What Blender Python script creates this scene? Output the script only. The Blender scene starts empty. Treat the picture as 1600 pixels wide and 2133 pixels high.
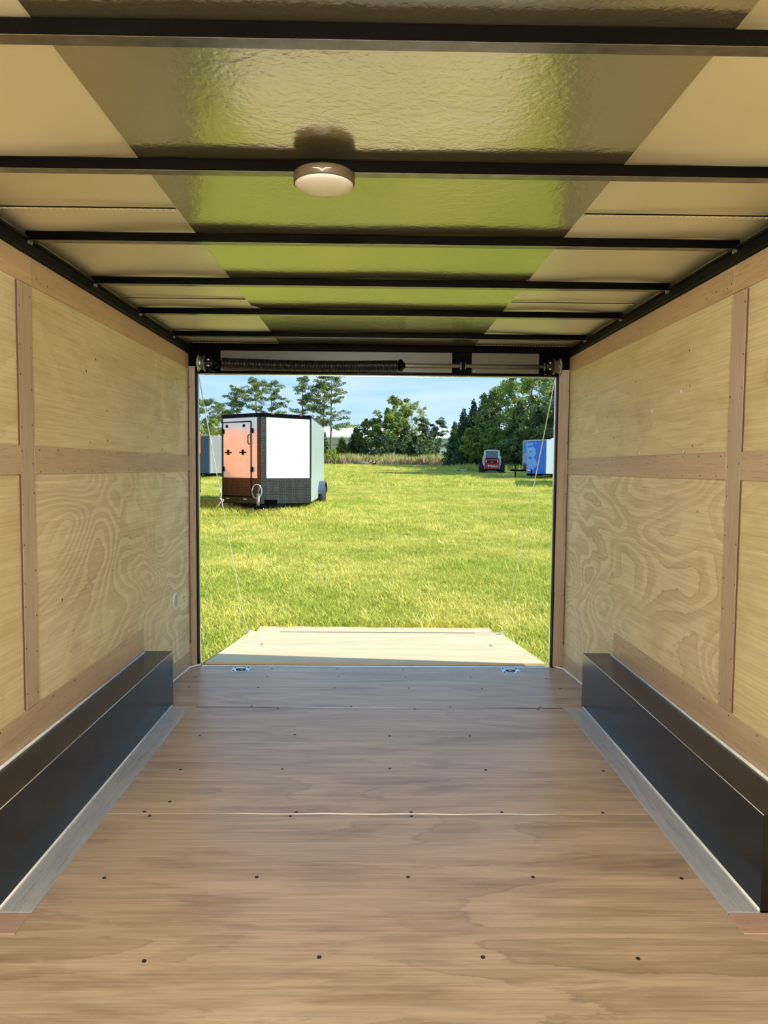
import bpy, math, random
import numpy as np
from mathutils import Matrix, Vector

# ------------------------------------------------------------------ camera, light, exposure
scene = bpy.context.scene
C = scene.collection
FPX, YAW, PITCH, ROLL = 1506.1, .0138, .0617, .0085
CAM = (-.0311, 0.0, 1.322)

def make_camera():
    cam = bpy.data.cameras.new('camera'); o = bpy.data.objects.new('camera', cam); C.objects.link(o)
    cam.sensor_fit = 'VERTICAL'; cam.sensor_height = 36.0; cam.lens = FPX / 2133 * 36
    cam.clip_start = .05; cam.clip_end = 1000
    fwd = np.array([math.sin(YAW)*math.cos(PITCH), math.cos(YAW)*math.cos(PITCH), -math.sin(PITCH)])
    r0 = np.array([math.cos(YAW), -math.sin(YAW), 0]); d0 = np.cross(fwd, r0)
    r = r0*math.cos(ROLL) - d0*math.sin(ROLL); d = r0*math.sin(ROLL) + d0*math.cos(ROLL)
    M = Matrix(((r[0], -d[0], -fwd[0], CAM[0]), (r[1], -d[1], -fwd[1], CAM[1]), (r[2], -d[2], -fwd[2], CAM[2]), (0, 0, 0, 1)))
    o.matrix_world = M
    scene.camera = o
make_camera()

scene.view_settings.view_transform = 'Standard'
scene.view_settings.look = 'None'
scene.view_settings.gamma = 1
scene.view_settings.use_curve_mapping = False
scene.view_settings.exposure = 0.0
scene.cycles.max_bounces = 7; scene.cycles.diffuse_bounces = 4; scene.cycles.glossy_bounces = 3; scene.cycles.transmission_bounces = 3
scene.cycles.adaptive_threshold = .04

SUN_ELEV, SUN_BEHIND = math.radians(33), math.radians(10)      # low sun from the right, a little behind the camera
def make_sun():
    l = bpy.data.lights.new('sun', 'SUN'); l.energy = 9.0; l.angle = math.radians(.6); l.color = (1.0, .94, .80)
    o = bpy.data.objects.new('sun', l); C.objects.link(o)
    to = Vector((math.cos(SUN_BEHIND)*math.cos(SUN_ELEV), -math.sin(SUN_BEHIND)*math.cos(SUN_ELEV), math.sin(SUN_ELEV)))
    o.rotation_euler = to.to_track_quat('Z', 'Y').to_euler(); o.location = (30, -5, 25)
make_sun()

SKY_STRENGTH = 1.2
def make_world():
    w = bpy.data.worlds.new('sky'); scene.world = w; w.use_nodes = True
    nt = w.node_tree; N = nt.nodes; L = nt.links; N.clear()
    out = N.new('ShaderNodeOutputWorld'); bg = N.new('ShaderNodeBackground'); L.new(bg.outputs[0], out.inputs[0])
    bg.inputs[1].default_value = SKY_STRENGTH
    tc = N.new('ShaderNodeTexCoord'); sp = N.new('ShaderNodeSeparateXYZ'); L.new(tc.outputs['Generated'], sp.inputs[0])
    rp = N.new('ShaderNodeValToRGB'); L.new(sp.outputs[2], rp.inputs[0])
    e = rp.color_ramp.elements
    e[0].position = 0.0; e[0].color = (.60, .79, .93, 1)
    e[1].position = 1.0; e[1].color = (.17, .38, .80, 1)
    m = e.new(.12); m.color = (.34, .63, .93, 1)
    m = e.new(.40); m.color = (.23, .51, .90, 1)
    mp = N.new('ShaderNodeMapping'); mp.inputs['Scale'].default_value = (2.2, 2.2, 16); L.new(tc.outputs['Generated'], mp.inputs[0])
    nz = N.new('ShaderNodeTexNoise'); nz.inputs['Scale'].default_value = 2.2; nz.inputs['Detail'].default_value = 6; nz.inputs['Distortion'].default_value = .4
    L.new(mp.outputs[0], nz.inputs['Vector'])
    cr = N.new('ShaderNodeValToRGB'); L.new(nz.outputs[0], cr.inputs[0])
    cr.color_ramp.elements[0].position = .42; cr.color_ramp.elements[0].color = (0, 0, 0, 1)
    cr.color_ramp.elements[1].position = .75; cr.color_ramp.elements[1].color = (.55, .55, .55, 1)
    mx = N.new('ShaderNodeMixRGB'); L.new(cr.outputs[0], mx.inputs[0]); L.new(rp.outputs[0], mx.inputs[1]); mx.inputs[2].default_value = (.80, .86, .95, 1)
    L.new(mx.outputs[0], bg.inputs[0])
make_world()

# ------------------------------------------------------------------ helpers
rng = np.random.default_rng(7)

def mesh_np(name, V, F):
    """fast mesh from (n,3) verts and (m,k) faces"""
    V = np.asarray(V, np.float32); F = np.asarray(F, np.int32)
    me = bpy.data.meshes.new(name); k = F.shape[1]
    me.vertices.add(len(V)); me.vertices.foreach_set('co', V.ravel())
    me.loops.add(F.size); me.loops.foreach_set('vertex_index', F.ravel())
    me.polygons.add(len(F)); me.polygons.foreach_set('loop_start', np.arange(0, F.size, k, dtype=np.int32))
    me.polygons.foreach_set('loop_total', np.full(len(F), k, np.int32))
    me.update(calc_edges=True); me.validate()
    return me

class MB:
    """collects shapes into one mesh"""
    def __init__(s): s.v = []; s.f = []; s.sm = []
    def add(s, V, F, smooth=False):
        o = len(s.v); s.v += [tuple(map(float, q)) for q in V]; s.f += [tuple(i+o for i in q) for q in F]; s.sm += [smooth]*len(F); return s
    def box(s, x0, x1, y0, y1, z0, z1, b=0.0, M=None):
        x0, x1 = min(x0, x1), max(x0, x1); y0, y1 = min(y0, y1), max(y0, y1); z0, z1 = min(z0, z1), max(z0, z1)
        b = min(b, (x1-x0)*.45, (y1-y0)*.45, (z1-z0)*.45)
        if b <= 0:
            V = [(x, y, z) for z in (z0, z1) for y in (y0, y1) for x in (x0, x1)]
            F = [(0, 2, 3, 1), (4, 5, 7, 6), (0, 1, 5, 4), (2, 6, 7, 3), (0, 4, 6, 2), (1, 3, 7, 5)]
        else:
            V = []; idx = {}
            X, Y, Z = (x0, x1), (y0, y1), (z0, z1)
            for i in (0, 1):
                for j in (0, 1):
                    for k in (0, 1):
                        sx, sy, sz = (1-2*i)*b, (1-2*j)*b, (1-2*k)*b
                        for a in range(3):
                            p = [X[i]+sx, Y[j]+sy, Z[k]+sz]; p[a] = (X[i], Y[j], Z[k])[a]
                            idx[(i, j, k, a)] = len(V); V.append(p)
            F = []
            q = ((0, 0), (1, 0), (1, 1), (0, 1))
            for a in range(3):
                o1, o2 = (a+1) % 3, (a+2) % 3
                for e in (0, 1):
                    f = []
                    for u, w in q:
                        c = [0, 0, 0]; c[a] = e; c[o1] = u; c[o2] = w; f.append(idx[(*c, a)])
                    F.append(tuple(f if e else f[::-1]))
            for a in range(3):          # edges along axis a
                o1, o2 = (a+1) % 3, (a+2) % 3
                for u in (0, 1):
                    for w in (0, 1):
                        c0 = [0, 0, 0]; c1 = [0, 0, 0]; c1[a] = 1
                        for c in (c0, c1): c[o1] = u; c[o2] = w
                        f = [idx[(*c0, o1)], idx[(*c1, o1)], idx[(*c1, o2)], idx[(*c0, o2)]]
                        F.append(tuple(f if (u == w) == False else f[::-1]))
            for i in (0, 1):
                for j in (0, 1):
                    for k in (0, 1):
                        f = [idx[(i, j, k, 0)], idx[(i, j, k, 1)], idx[(i, j, k, 2)]]
                        F.append(tuple(f if (i+j+k) % 2 else f[::-1]))
        if M is not None: V = [tuple(M @ Vector(q)) for q in V]
        return s.add(V, F)
    def prism(s, poly, d, ax=1, a=0.0):
        """poly of 2D points extruded along axis ax from a to a+d; poly lies in the two other axes in order"""
        n = len(poly); V = []
        for t in (a, a+d):
            for (u, w) in poly:
                p = {0: (t, u, w), 1: (u, t, w), 2: (u, w, t)}[ax]; V.append(p)
        F = [tuple(range(n))[::-1], tuple(range(n, 2*n))] + [(i, (i+1) % n, n+(i+1) % n, n+i) for i in range(n)]
        return s.add(V, F)
    def tube(s, pts, r, n=10, caps=True, smooth=True):
        P = [Vector(p) for p in pts]; R = r if hasattr(r, '__len__') else [r]*len(P)
        V = []; F = []; up = Vector((0, 0, 1)); prev = None
        for i, p in enumerate(P):
            t = (P[min(i+1, len(P)-1)] - P[max(i-1, 0)]).normalized()
            if prev is None:
                u = t.cross(up) if abs(t.dot(up)) < .95 else t.cross(Vector((1, 0, 0)))
            else:
                u = prev - t*prev.dot(t)
            u.normalize(); prev = u; w = t.cross(u)
            for k in range(n):
                a = 2*math.pi*k/n; V.append(p + (u*math.cos(a) + w*math.sin(a))*R[i])
        for i in range(len(P)-1):
            for k in range(n):
                F.append((i*n+k, i*n+(k+1) % n, (i+1)*n+(k+1) % n, (i+1)*n+k))
        s.add(V, F, smooth)
        if caps:
            o = len(s.v) - len(V); m = (len(P)-1)*n
            s.f.append(tuple(o+k for k in range(n))[::-1]); s.f.append(tuple(o+m+k for k in range(n))); s.sm += [False, False]
        return s
    def lathe(s, prof, c=(0, 0, 0), ax='z', n=24, smooth=True):
        """prof: list of (radius, height along axis)"""
        V = []; F = []
        for (r, h) in prof:
            for k in range(n):
                a = 2*math.pi*k/n; u, w = r*math.cos(a), r*math.sin(a)
                p = {'z': (u, w, h), 'x': (h, u, w), 'y': (w, h, u)}[ax]
                V.append((p[0]+c[0], p[1]+c[1], p[2]+c[2]))
        for i in range(len(prof)-1):
            for k in range(n):
                F.append((i*n+k, i*n+(k+1) % n, (i+1)*n+(k+1) % n, (i+1)*n+k))
        m = (len(prof)-1)*n
        F += [tuple(range(n))[::-1], tuple(range(m, m+n))]
        return s.add(V, F, smooth)
    def xform(s, M):
        s.v = [tuple(M @ Vector(q)) for q in s.v]; return s
    def build(s, name, mat, parent=None):
        me = bpy.data.meshes.new(name); me.from_pydata(s.v, [], s.f); me.update()
        if any(s.sm): me.polygons.foreach_set('use_smooth', s.sm)
        return obj(name, me, mat, parent)

def obj(name, me, mat, parent=None):
    o = bpy.data.objects.new(name, me); C.objects.link(o)
    if mat is not None and len(me.materials) == 0: me.materials.append(mat)
    if parent is not None:
        o.parent = parent; o.matrix_parent_inverse = pmat(parent).inverted()
    return o

PM = {}
def pmat(o):
    return PM.get(o.name, Matrix.Identity(4))

def tag(o, label, cat=None, group=None, kind=None):
    o['label'] = label
    if cat: o['category'] = cat
    if group: o['group'] = group
    if kind: o['kind'] = kind
    return o

def thing(name, loc, label, cat, group=None, kind=None):
    o = bpy.data.objects.new(name, None); C.objects.link(o); o.location = loc; o.empty_display_size = .1
    PM[o.name] = Matrix.Translation(loc)
    return tag(o, label, cat, group, kind)

def share(name, me, parent, loc, rot=None):
    """another copy of a small piece, sharing mesh data, placed at world loc"""
    o = bpy.data.objects.new(name, me); C.objects.link(o)
    o.parent = parent; o.matrix_parent_inverse = pmat(parent).inverted(); o.location = loc
    if rot: o.rotation_euler = rot
    return o

# ------------------------------------------------------------------ materials
MATS = {}
class NB:
    def __init__(s, name):
        s.m = bpy.data.materials.new(name); s.m.use_nodes = True; s.N = s.m.node_tree.nodes; s.L = s.m.node_tree.links
        s.bsdf = s.N['Principled BSDF']; s.out = s.N['Material Output']
    def n(s, t, **kw):
        o = s.N.new(t)
        for k, v in kw.items():
            if k in o.inputs: s.set(o, k, v)
            else: setattr(o, k, v)
        return o
    def set(s, node, key, v):
        if hasattr(v, 'is_output') or isinstance(v, bpy.types.NodeSocket): s.L.new(v, node.inputs[key])
        else: node.inputs[key].default_value = v
    def coord(s, scale=(1, 1, 1), loc=(0, 0, 0), rand=True):
        tc = s.n('ShaderNodeTexCoord'); mp = s.n('ShaderNodeMapping'); s.L.new(tc.outputs['Object'], mp.inputs[0])
        mp.inputs['Scale'].default_value = scale
        if rand:
            oi = s.n('ShaderNodeObjectInfo'); ml = s.n('ShaderNodeVectorMath', operation='SCALE'); s.L.new(oi.outputs['Random'], ml.inputs['Scale'])
            ml.inputs[0].default_value = (37, 53, 41); s.L.new(ml.outputs[0], mp.inputs['Location'])
        else: mp.inputs['Location'].default_value = loc
        return mp.outputs[0]
    def noise(s, vec, scale, detail=3, rough=.5, dist=0.0):
        o = s.n('ShaderNodeTexNoise'); s.L.new(vec, o.inputs['Vector']); o.inputs['Scale'].default_value = scale
        o.inputs['Detail'].default_value = detail; o.inputs['Roughness'].default_value = rough; o.inputs['Distortion'].default_value = dist
        return o.outputs[0]
    def ramp(s, fac, stops, interp='LINEAR'):
        o = s.n('ShaderNodeValToRGB'); s.L.new(fac, o.inputs[0]); cr = o.color_ramp; cr.interpolation = interp
        while len(cr.elements) > 1: cr.elements.remove(cr.elements[0])
        cr.elements[0].position = stops[0][0]; cr.elements[0].color = (*stops[0][1], 1)
        for p, c in stops[1:]:
            e = cr.elements.new(p); e.color = (*c, 1)
        return o.outputs[0]
    def mix(s, fac, a, b, mode='MIX'):
        o = s.n('ShaderNodeMixRGB', blend_type=mode)
        for i, v in enumerate((fac, a, b)):
            if isinstance(v, bpy.types.NodeSocket): s.L.new(v, o.inputs[i])
            elif i == 0: o.inputs[0].default_value = v
            else: o.inputs[i].default_value = (*v, 1)
        return o.outputs[0]
    def math(s, op, a, b=None):
        o = s.n('ShaderNodeMath', operation=op)
        for i, v in enumerate((a, b)):
            if v is None: continue
            if isinstance(v, bpy.types.NodeSocket): s.L.new(v, o.inputs[i])
            else: o.inputs[i].default_value = v
        return o.outputs[0]
    def bump(s, h, strength=.2, dist=.01):
        o = s.n('ShaderNodeBump'); o.inputs['Strength'].default_value = strength; o.inputs['Distance'].default_value = dist
        s.L.new(h, o.inputs['Height']); s.L.new(o.outputs[0], s.bsdf.inputs['Normal'])
    def col(s, c):
        if isinstance(c, bpy.types.NodeSocket): s.L.new(c, s.bsdf.inputs['Base Color'])
        else: s.bsdf.inputs['Base Color'].default_value = (*c, 1)
    def p(s, **kw):
        for k, v in kw.items():
            k2 = {'rough': 'Roughness', 'metal': 'Metallic', 'spec': 'Specular IOR Level', 'coat': 'Coat Weight', 'coatr': 'Coat Roughness',
                  'trans': 'Transmission Weight', 'alpha': 'Alpha', 'ior': 'IOR'}[k]
            if isinstance(v, bpy.types.NodeSocket): s.L.new(v, s.bsdf.inputs[k2])
            else: s.bsdf.inputs[k2].default_value = v
        return s

def plain(name, c, rough=.5, metal=0.0, spec=.5, var=.12, scale=20, coat=0.0):
    b = NB(name); v = b.coord((1, 1, 1)); nz = b.noise(v, scale, 4)
    lo = tuple(x*(1-var) for x in c); hi = tuple(min(1, x*(1+var)) for x in c)
    b.col(b.ramp(nz, [(.3, lo), (.7, hi)])); b.p(rough=rough, metal=metal, spec=spec, coat=coat)
    return b.m

def plywood(name, u, v, light, tan, dark, rings=10.0, ring_amt=.8, su=.55, sv=1.5, rough=.55, spec=.3, streak=.10, blotch=(.75, .70, .62), blotch_amt=.35, dots=True, jitter=.75, pale=0.0):
    """rotary-cut pine veneer: contour bands of a stretched field, fine fibre streaks, stains. u = axis index along the grain, v = across"""
    b = NB(name)
    sc = [1, 1, 1]; sc[u] = su; sc[v] = sv
    base = b.coord(tuple(sc))
    field = b.noise(base, 1.15, 1.5, .45, .35)
    jit = b.noise(b.coord(tuple(5 if i == u else 20 for i in range(3))), 1.0, 6, .68)
    ph = b.math('ADD', b.math('MULTIPLY', field, rings), b.math('MULTIPLY', jit, jitter))
    fr = b.math('FRACT', ph)
    ring = b.ramp(fr, [(0, light), (.30, light), (.46, tan), (.84, tan), (.91, dark), (.96, light), (1, light)])
    soft = b.ramp(b.noise(base, 2.4, 5, .6, .5), [(.32, tan), (.52, light), (.7, light)])
    mask = b.ramp(b.noise(b.coord(tuple(.8 if i == u else 1.1 for i in range(3))), 1.3, 2), [(.36, (.12,)*3), (.62, (1,)*3)])
    c = b.mix(b.math('MULTIPLY', mask, ring_amt), soft, ring)
    s2 = [60, 60, 60]; s2[u] = 2.2; s2[v] = 130
    st = b.ramp(b.noise(b.coord(tuple(s2)), 1.0, 3, .7), [(.25, (1-streak*2,)*3), (.65, (1+streak*.5,)*3)])
    c = b.mix(1.0, c, st, 'MULTIPLY')
    s3 = [3, 3, 3]; s3[u] = 1.1; s3[v] = 5
    bl = b.noise(b.coord(tuple(s3)), 1.6, 4, .62, .6)
    c = b.mix(b.math('MULTIPLY', b.ramp(bl, [(.50, (0,)*3), (.72, (1,)*3)]), blotch_amt), c, b.mix(1.0, c, blotch, 'MULTIPLY'))
    if dots:
        s4 = [1, 1, 1]; s4[u] = 5; s4[v] = 14
        vo = b.n('ShaderNodeTexVoronoi'); b.L.new(b.coord(tuple(s4)), vo.inputs['Vector']); vo.inputs['Scale'].default_value = .8
        kn = b.ramp(vo.outputs['Distance'], [(.0, (1,)*3), (.045, (1,)*3), (.075, (0,)*3)])
        sel = b.math('GREATER_THAN', b.noise(b.coord((2, 2, 2)), 2.3, 0), .56)
        c = b.mix(b.math('MULTIPLY', b.math('MULTIPLY', kn, sel), .55), c, (dark[0]*.45, dark[1]*.4, dark[2]*.35))
    if pale:
        s5 = [9, 9, 9]; s5[u] = .9; s5[v] = 11
        pl = b.ramp(b.noise(b.coord(tuple(s5)), 1.0, 5, .62, 1.2), [(.52, (0,)*3), (.66, (1,)*3)])
        c = b.mix(b.math('MULTIPLY', pl, pale), c, tuple(min(1, x*1.22) for x in light))
    b.col(c); b.p(rough=rough, spec=spec)
    b.bump(b.noise(b.coord(tuple(s2)), 1.0, 2), .12, .002)
    return b.m

M = MATS
M['ply_wall'] = plywood('plywood_wall', 1, 2, (.82, .71, .48), (.67, .535, .325), (.50, .36, .20), rings=24, ring_amt=.85, su=.8, sv=1.5)
M['ply_wall_plain'] = plywood('plywood_wall_plain', 1, 2, (.78, .665, .40), (.67, .55, .30), (.53, .40, .20), rings=11, ring_amt=.45, sv=1.1, blotch=(.72, .66, .52), blotch_amt=.5)
M['ply_floor'] = plywood('plywood_floor', 0, 1, (.50, .38, .28), (.365, .265, .185), (.235, .16, .105), rings=12, ring_amt=.6, su=.35, sv=1.9, rough=.36, spec=.7, streak=.16, blotch=(.66, .58, .53), blotch_amt=.85, dots=False, pale=.6)
M['ply_ramp'] = plywood('plywood_ramp', 0, 1, (.70, .58, .37), (.62, .48, .28), (.50, .36, .19), rings=8, ring_amt=.5, su=.3, sv=1.8, rough=.5, streak=.08)
def lauan(name, ax, c, rough=.5, var=.10):
    b = NB(name); s = [45, 45, 45]; s[ax] = 1.6
    st = b.noise(b.coord(tuple(s)), 1.0, 4, .7)
    pores = b.ramp(b.noise(b.coord(tuple(9 if i == ax else 160 for i in range(3))), 1.0, 2, .6), [(.30, (.72,)*3), (.42, (1,)*3)])
    cc = b.ramp(st, [(.25, tuple(x*(1-var*1.6) for x in c)), (.55, c), (.8, tuple(min(1, x*(1+var)) for x in c))])
    mo = b.ramp(b.noise(b.coord(tuple(1 if i == ax else 4 for i in range(3))), 1.5, 3), [(.3, (.88, .86, .86)), (.7, (1.05, 1.03, 1.02))])
    b.col(b.mix(1.0, b.mix(1.0, cc, pores, 'MULTIPLY'), mo, 'MULTIPLY')); b.p(rough=rough, spec=.4); b.bump(st, .1, .001)
    return b.m
M['lauan_y'] = lauan('lauan_batten_lengthwise', 1, (.58, .44, .305))
M['lauan_z'] = lauan('lauan_batten_upright', 2, (.54, .42, .31))
M['lauan_top'] = lauan('lauan_top_rail', 1, (.60, .43, .255))
M['lauan_x'] = lauan('lauan_strip_crosswise', 0, (.46, .31, .25))
M['lauan_floor'] = lauan('lauan_floor_strip', 1, (.44, .455, .49), rough=.22)
M['jamb'] = lauan('jamb_board', 2, (.40, .325, .245))
M['edge_shaded'] = plain('batten_edge_shade', (.10, .045, .03), .7)  # dark red edge wood; its shade away from daylight is in the colour
M['black'] = None
def m_black():
    b = NB('black_painted_steel'); nz = b.noise(b.coord((1, 1, 1)), 45, 3)
    b.col((.002, .002, .002)); b.p(rough=b.ramp(nz, [(.3, (.13,)*3), (.7, (.22,)*3)]), spec=.06); b.bump(nz, .08, .002)
    return b.m
M['black'] = m_black()
M['black_matte'] = plain('black_matte_rubber', (.004, .004, .004), .6, spec=.12)
M['flange'] = plain('bow_flange_steel', (.22, .20, .17), .22, .9, var=.25, scale=30)
M['stitch'] = plain('raised_stitch', (.92, .88, .72), .45, .2, var=.04)
def m_ceiling_center():
    b = NB('ceiling_center_sheet'); v = b.coord((1, 1, 1))
    a = b.noise(v, 62, 2, .5, .3); c2 = b.noise(v, 17, 2)
    b.col(b.ramp(b.noise(v, 3, 2), [(.3, (.52, .48, .33)), (.7, (.56, .52, .36))])); b.p(rough=.17, metal=.90, spec=.5)
    b.bump(b.math('ADD', a, b.math('MULTIPLY', c2, 1.2)), .22, .003)
    return b.m
M['ceil_c'] = m_ceiling_center()
def m_ceiling_side():
    b = NB('ceiling_side_sheet'); v = b.coord((1, 1, 1)); a = b.noise(v, 140, 2)
    b.col(b.ramp(b.noise(v, 2, 2), [(.3, (.84, .80, .60)), (.7, (.90, .86, .66))])); b.p(rough=.38, metal=.50, spec=.5); b.bump(a, .08, .002)
    return b.m
M['ceil_s'] = m_ceiling_side()
def m_box():
    b = NB('wheel_box_steel'); v = b.coord((1, 2, 1))
    nz = b.noise(v, 3, 3)
    b.col(b.ramp(nz, [(.3, (.046, .056, .060)), (.7, (.064, .070, .072))])); b.p(rough=b.ramp(b.noise(b.coord((3, 40, 3)), 2, 3), [(.3, (.16,)*3), (.7, (.24,)*3)]), metal=1.0)
    b.bump(b.noise(v, 2.0, 2), .05, .02)
    return b.m
M['box'] = m_box()
M['alu'] = plain('bright_aluminium', (.80, .82, .84), .30, .9)
M['sealant'] = plain('silver_sealant', (.78, .79, .80), .35, .1)
M['zinc'] = plain('zinc_plate', (.55, .70, .80), .25, .9)
M['steel'] = plain('dull_steel', (.30, .30, .29), .35, .9)
M['spring'] = plain('oiled_spring_steel', (.055, .05, .045), .28, .8)
M['screw'] = plain('dark_screw', (.035, .028, .022), .5, .3)
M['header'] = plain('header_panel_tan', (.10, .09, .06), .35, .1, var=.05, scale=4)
M['white_plastic'] = plain('white_plastic', (.72, .70, .62), .35, var=.03)
M['lamp_rim'] = plain('lamp_rim_shaded', (.10, .075, .04), .4, var=.04)  # rim darkened: its shaded side is put into the colour
M['grey_plastic'] = plain('grey_plastic', (.52, .56, .55), .5, var=.05)
M['rope'] = plain('pale_cable', (.70, .68, .62), .5, .2)
M['dirt'] = plain('dirt', (.20, .135, .075), .95, var=.4)

# ------------------------------------------------------------------ the field
G0, GS, GY = -.30, .022, 7.2
def g(y): return G0 + GS*(y-GY)

def m_ground():
    b = NB('field_ground'); v = b.coord((1, 1, 1), rand=False)
    big = b.noise(v, .12, 3, .55); mid = b.noise(v, .9, 4, .6); fine = b.noise(v, 26, 4, .7)
    c = b.ramp(mid, [(.30, (.21, .28, .035)), (.5, (.34, .37, .05)), (.72, (.46, .43, .085))])
    c = b.mix(b.ramp(big, [(.4, (0,)*3), (.62, (.7,)*3)]), c, (.44, .42, .06))
    c = b.mix(b.ramp(fine, [(.35, (.65,)*3), (.6, (0,)*3)]), c, (.13, .14, .03))
    dirt = b.ramp(b.noise(v, .55, 3, .6), [(.63, (0,)*3), (.75, (.8,)*3)])
    c = b.mix(dirt, c, (.27, .19, .09))
    b.col(c); b.p(rough=.95, spec=.05); b.bump(fine, .6, .05)
    return b.m
M['ground'] = m_ground()

def build_ground():
    xs = np.concatenate([np.linspace(-160, -14, 14), np.linspace(-12, 14, 27), np.linspace(16, 160, 14)])
    ys = np.concatenate([np.linspace(-40, 4, 12), np.linspace(5, 30, 51), np.linspace(32, 110, 40), np.linspace(120, 300, 10)])
    X, Y = np.meshgrid(xs, ys)
    Z = g(Y) + .025*np.sin(X*.9+.4*Y)*np.sin(Y*.7+.3)*np.clip((Y-7.6)/4, 0, 1)
    Z = np.where(Y > 110, g(110.0), Z)
    V = np.stack([X, Y, Z], -1).reshape(-1, 3); nx, ny = len(xs), len(ys)
    i = np.arange(nx-1)[None, :] + nx*np.arange(ny-1)[:, None]
    F = np.stack([i, i+1, i+nx+1, i+nx], -1).reshape(-1, 4)
    o = obj('ground', mesh_np('ground', V, F), M['ground'])
    o.data.polygons.foreach_set('use_smooth', [True]*len(F))
    tag(o, 'sunlit open field of short green and yellow grass', 'field', kind='structure')
build_ground()

# ------------------------------------------------------------------ trailer shell we stand in
HW, YF, YR = 1.29, -3.0, 4.95          # half width, front end, rear frame
T = .007                               # batten thickness
def zfloor(y): return 0.0 if y < 3.91 else -.06*(y-3.91)/(YR-3.91)

def build_floor():
    fl = thing('floor', (0, 1, 0), 'plywood trailer floor of three crosswise sheets between the wheel boxes', 'floor', kind='structure')
    edges = [(-3.0, -.98), (-.977, .24), (.243, 1.46), (1.463, 2.683), (2.687, 3.908)]
    for y0, y1 in edges:
        MB().box(-HW, HW, y0, y1, -.018, 0, .0012).build('plywood_sheet', M['ply_floor'], fl)
    m = MB()     # rear sheet falls slightly to the threshold
    y0, y1 = 3.912, YR-.01
    zb = zfloor(y1)
    m.add([(-HW, y0, -.02), (HW, y0, -.02), (HW, y1, zb-.02), (-HW, y1, zb-.02), (-HW, y0, 0), (HW, y0, 0), (HW, y1, zb), (-HW, y1, zb)],
          [(3, 2, 1, 0), (4, 5, 6, 7), (0, 1, 5, 4), (1, 2, 6, 5), (2, 3, 7, 6), (3, 0, 4, 7)])
    m.build('plywood_sheet', M['ply_floor'], fl)
    MB().box(-HW, HW, YF, YR-.02, -.11, -.085).build('subframe', M['black_matte'], fl)
    # lipped seam with pale sealant squeezed out
    pts = [(-.62+i*.1, 2.685+.0025*math.sin(i*1.9), .0005) for i in range(14)]
    MB().tube(pts, [.0012+.0016*math.sin(math.pi*i/13) for i in range(14)], 6).build('seam_sealant', M['sealant'], fl)
    MB().tube([(-1.0, 3.91, -.0005), (-.5, 3.911, .0005), (0, 3.909, 0), (.6, 3.911, .0005), (1.02, 3.91, 0)], .0022, 6).build('seam_sealant', M['steel'], fl)
    # strips beside the wheel boxes, and the short pieces at their ends
    for s in (-1, 1):
        MB().box(s*1.033, s*1.133, 2.068, 3.908, 0, .005, .001).build('floor_strip', M['lauan_floor'], fl)
        MB().box(s*1.033, s*1.27, 1.970, 2.064, 0, .005, .001).build('floor_strip', M['lauan_x'], fl)
        MB().box(s*1.0, s*1.15, 3.912, 3.955, -.001, .004, .001).build('floor_strip', M['lauan_x'], fl)
    sm = bpy.data.meshes.new('screw'); t = MB().lathe([(.0065, -.001), (.0065, .0012), (.004, .0016)], n=10)
    sm.from_pydata(t.v, [], t.f); sm.materials.append(M['screw'])
    pos = [(-.879, 3.488), (-.415, 3.505), (-.866, 3.087), (-.424, 3.095), (-.827, 2.784), (.055, 3.49), (.451, 3.494), (.047, 3.103), (.984, 3.084),
           (-.887, 2.253), (-.4, 2.259), (.088, 2.26), (.493, 2.26), (.975, 2.253), (-.636, 1.862), (-.17, 1.877), (.273, 1.876), (.693, 1.87), (.468, 3.091),
           (-.9, 2.70), (-.32, 2.70), (.12, 2.70), (.12, 2.668), (.47, 2.702), (.86, 2.70), (-.34, 2.667), (-.87, 2.667), (.40, 1.52), (-.45, 1.50), (.9, 3.93), (.4, 3.93), (-.15, 3.93), (-.7, 3.93), (.88, 3.89), (.2, 3.89), (-.55, 3.89),
           (-.72, 4.87), (-.274, 4.87), (.177, 4.87), (.655, 4.87), (-1.178, 4.613), (-.718, 4.64), (-.256, 4.645), (.183, 4.64), (.607, 4.64), (1.1, 4.62),
           (-.732, 4.347), (-.264, 4.344), (.191, 4.35), (.637, 4.337), (1.12, 4.35), (-1.15, 4.35)]
    for x, y in pos: share('screw', sm, fl, (x, y, zfloor(y)))
    # bead of sealant where the rear floor meets the walls
    for s in (-1, 1):
        MB().tube([(s*1.284, 3.96, zfloor(3.96)+.004), (s*1.283, 4.4, zfloor(4.4)+.005), (s*1.280, 4.88, zfloor(4.88)+.006), (s*1.24, 4.93, zfloor(4.93)+.008), (s*1.222, 4.945, zfloor(4.94)+.006)], .007, 8).build('sealant_bead', M['sealant'], fl)
    return fl
build_floor()

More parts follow.
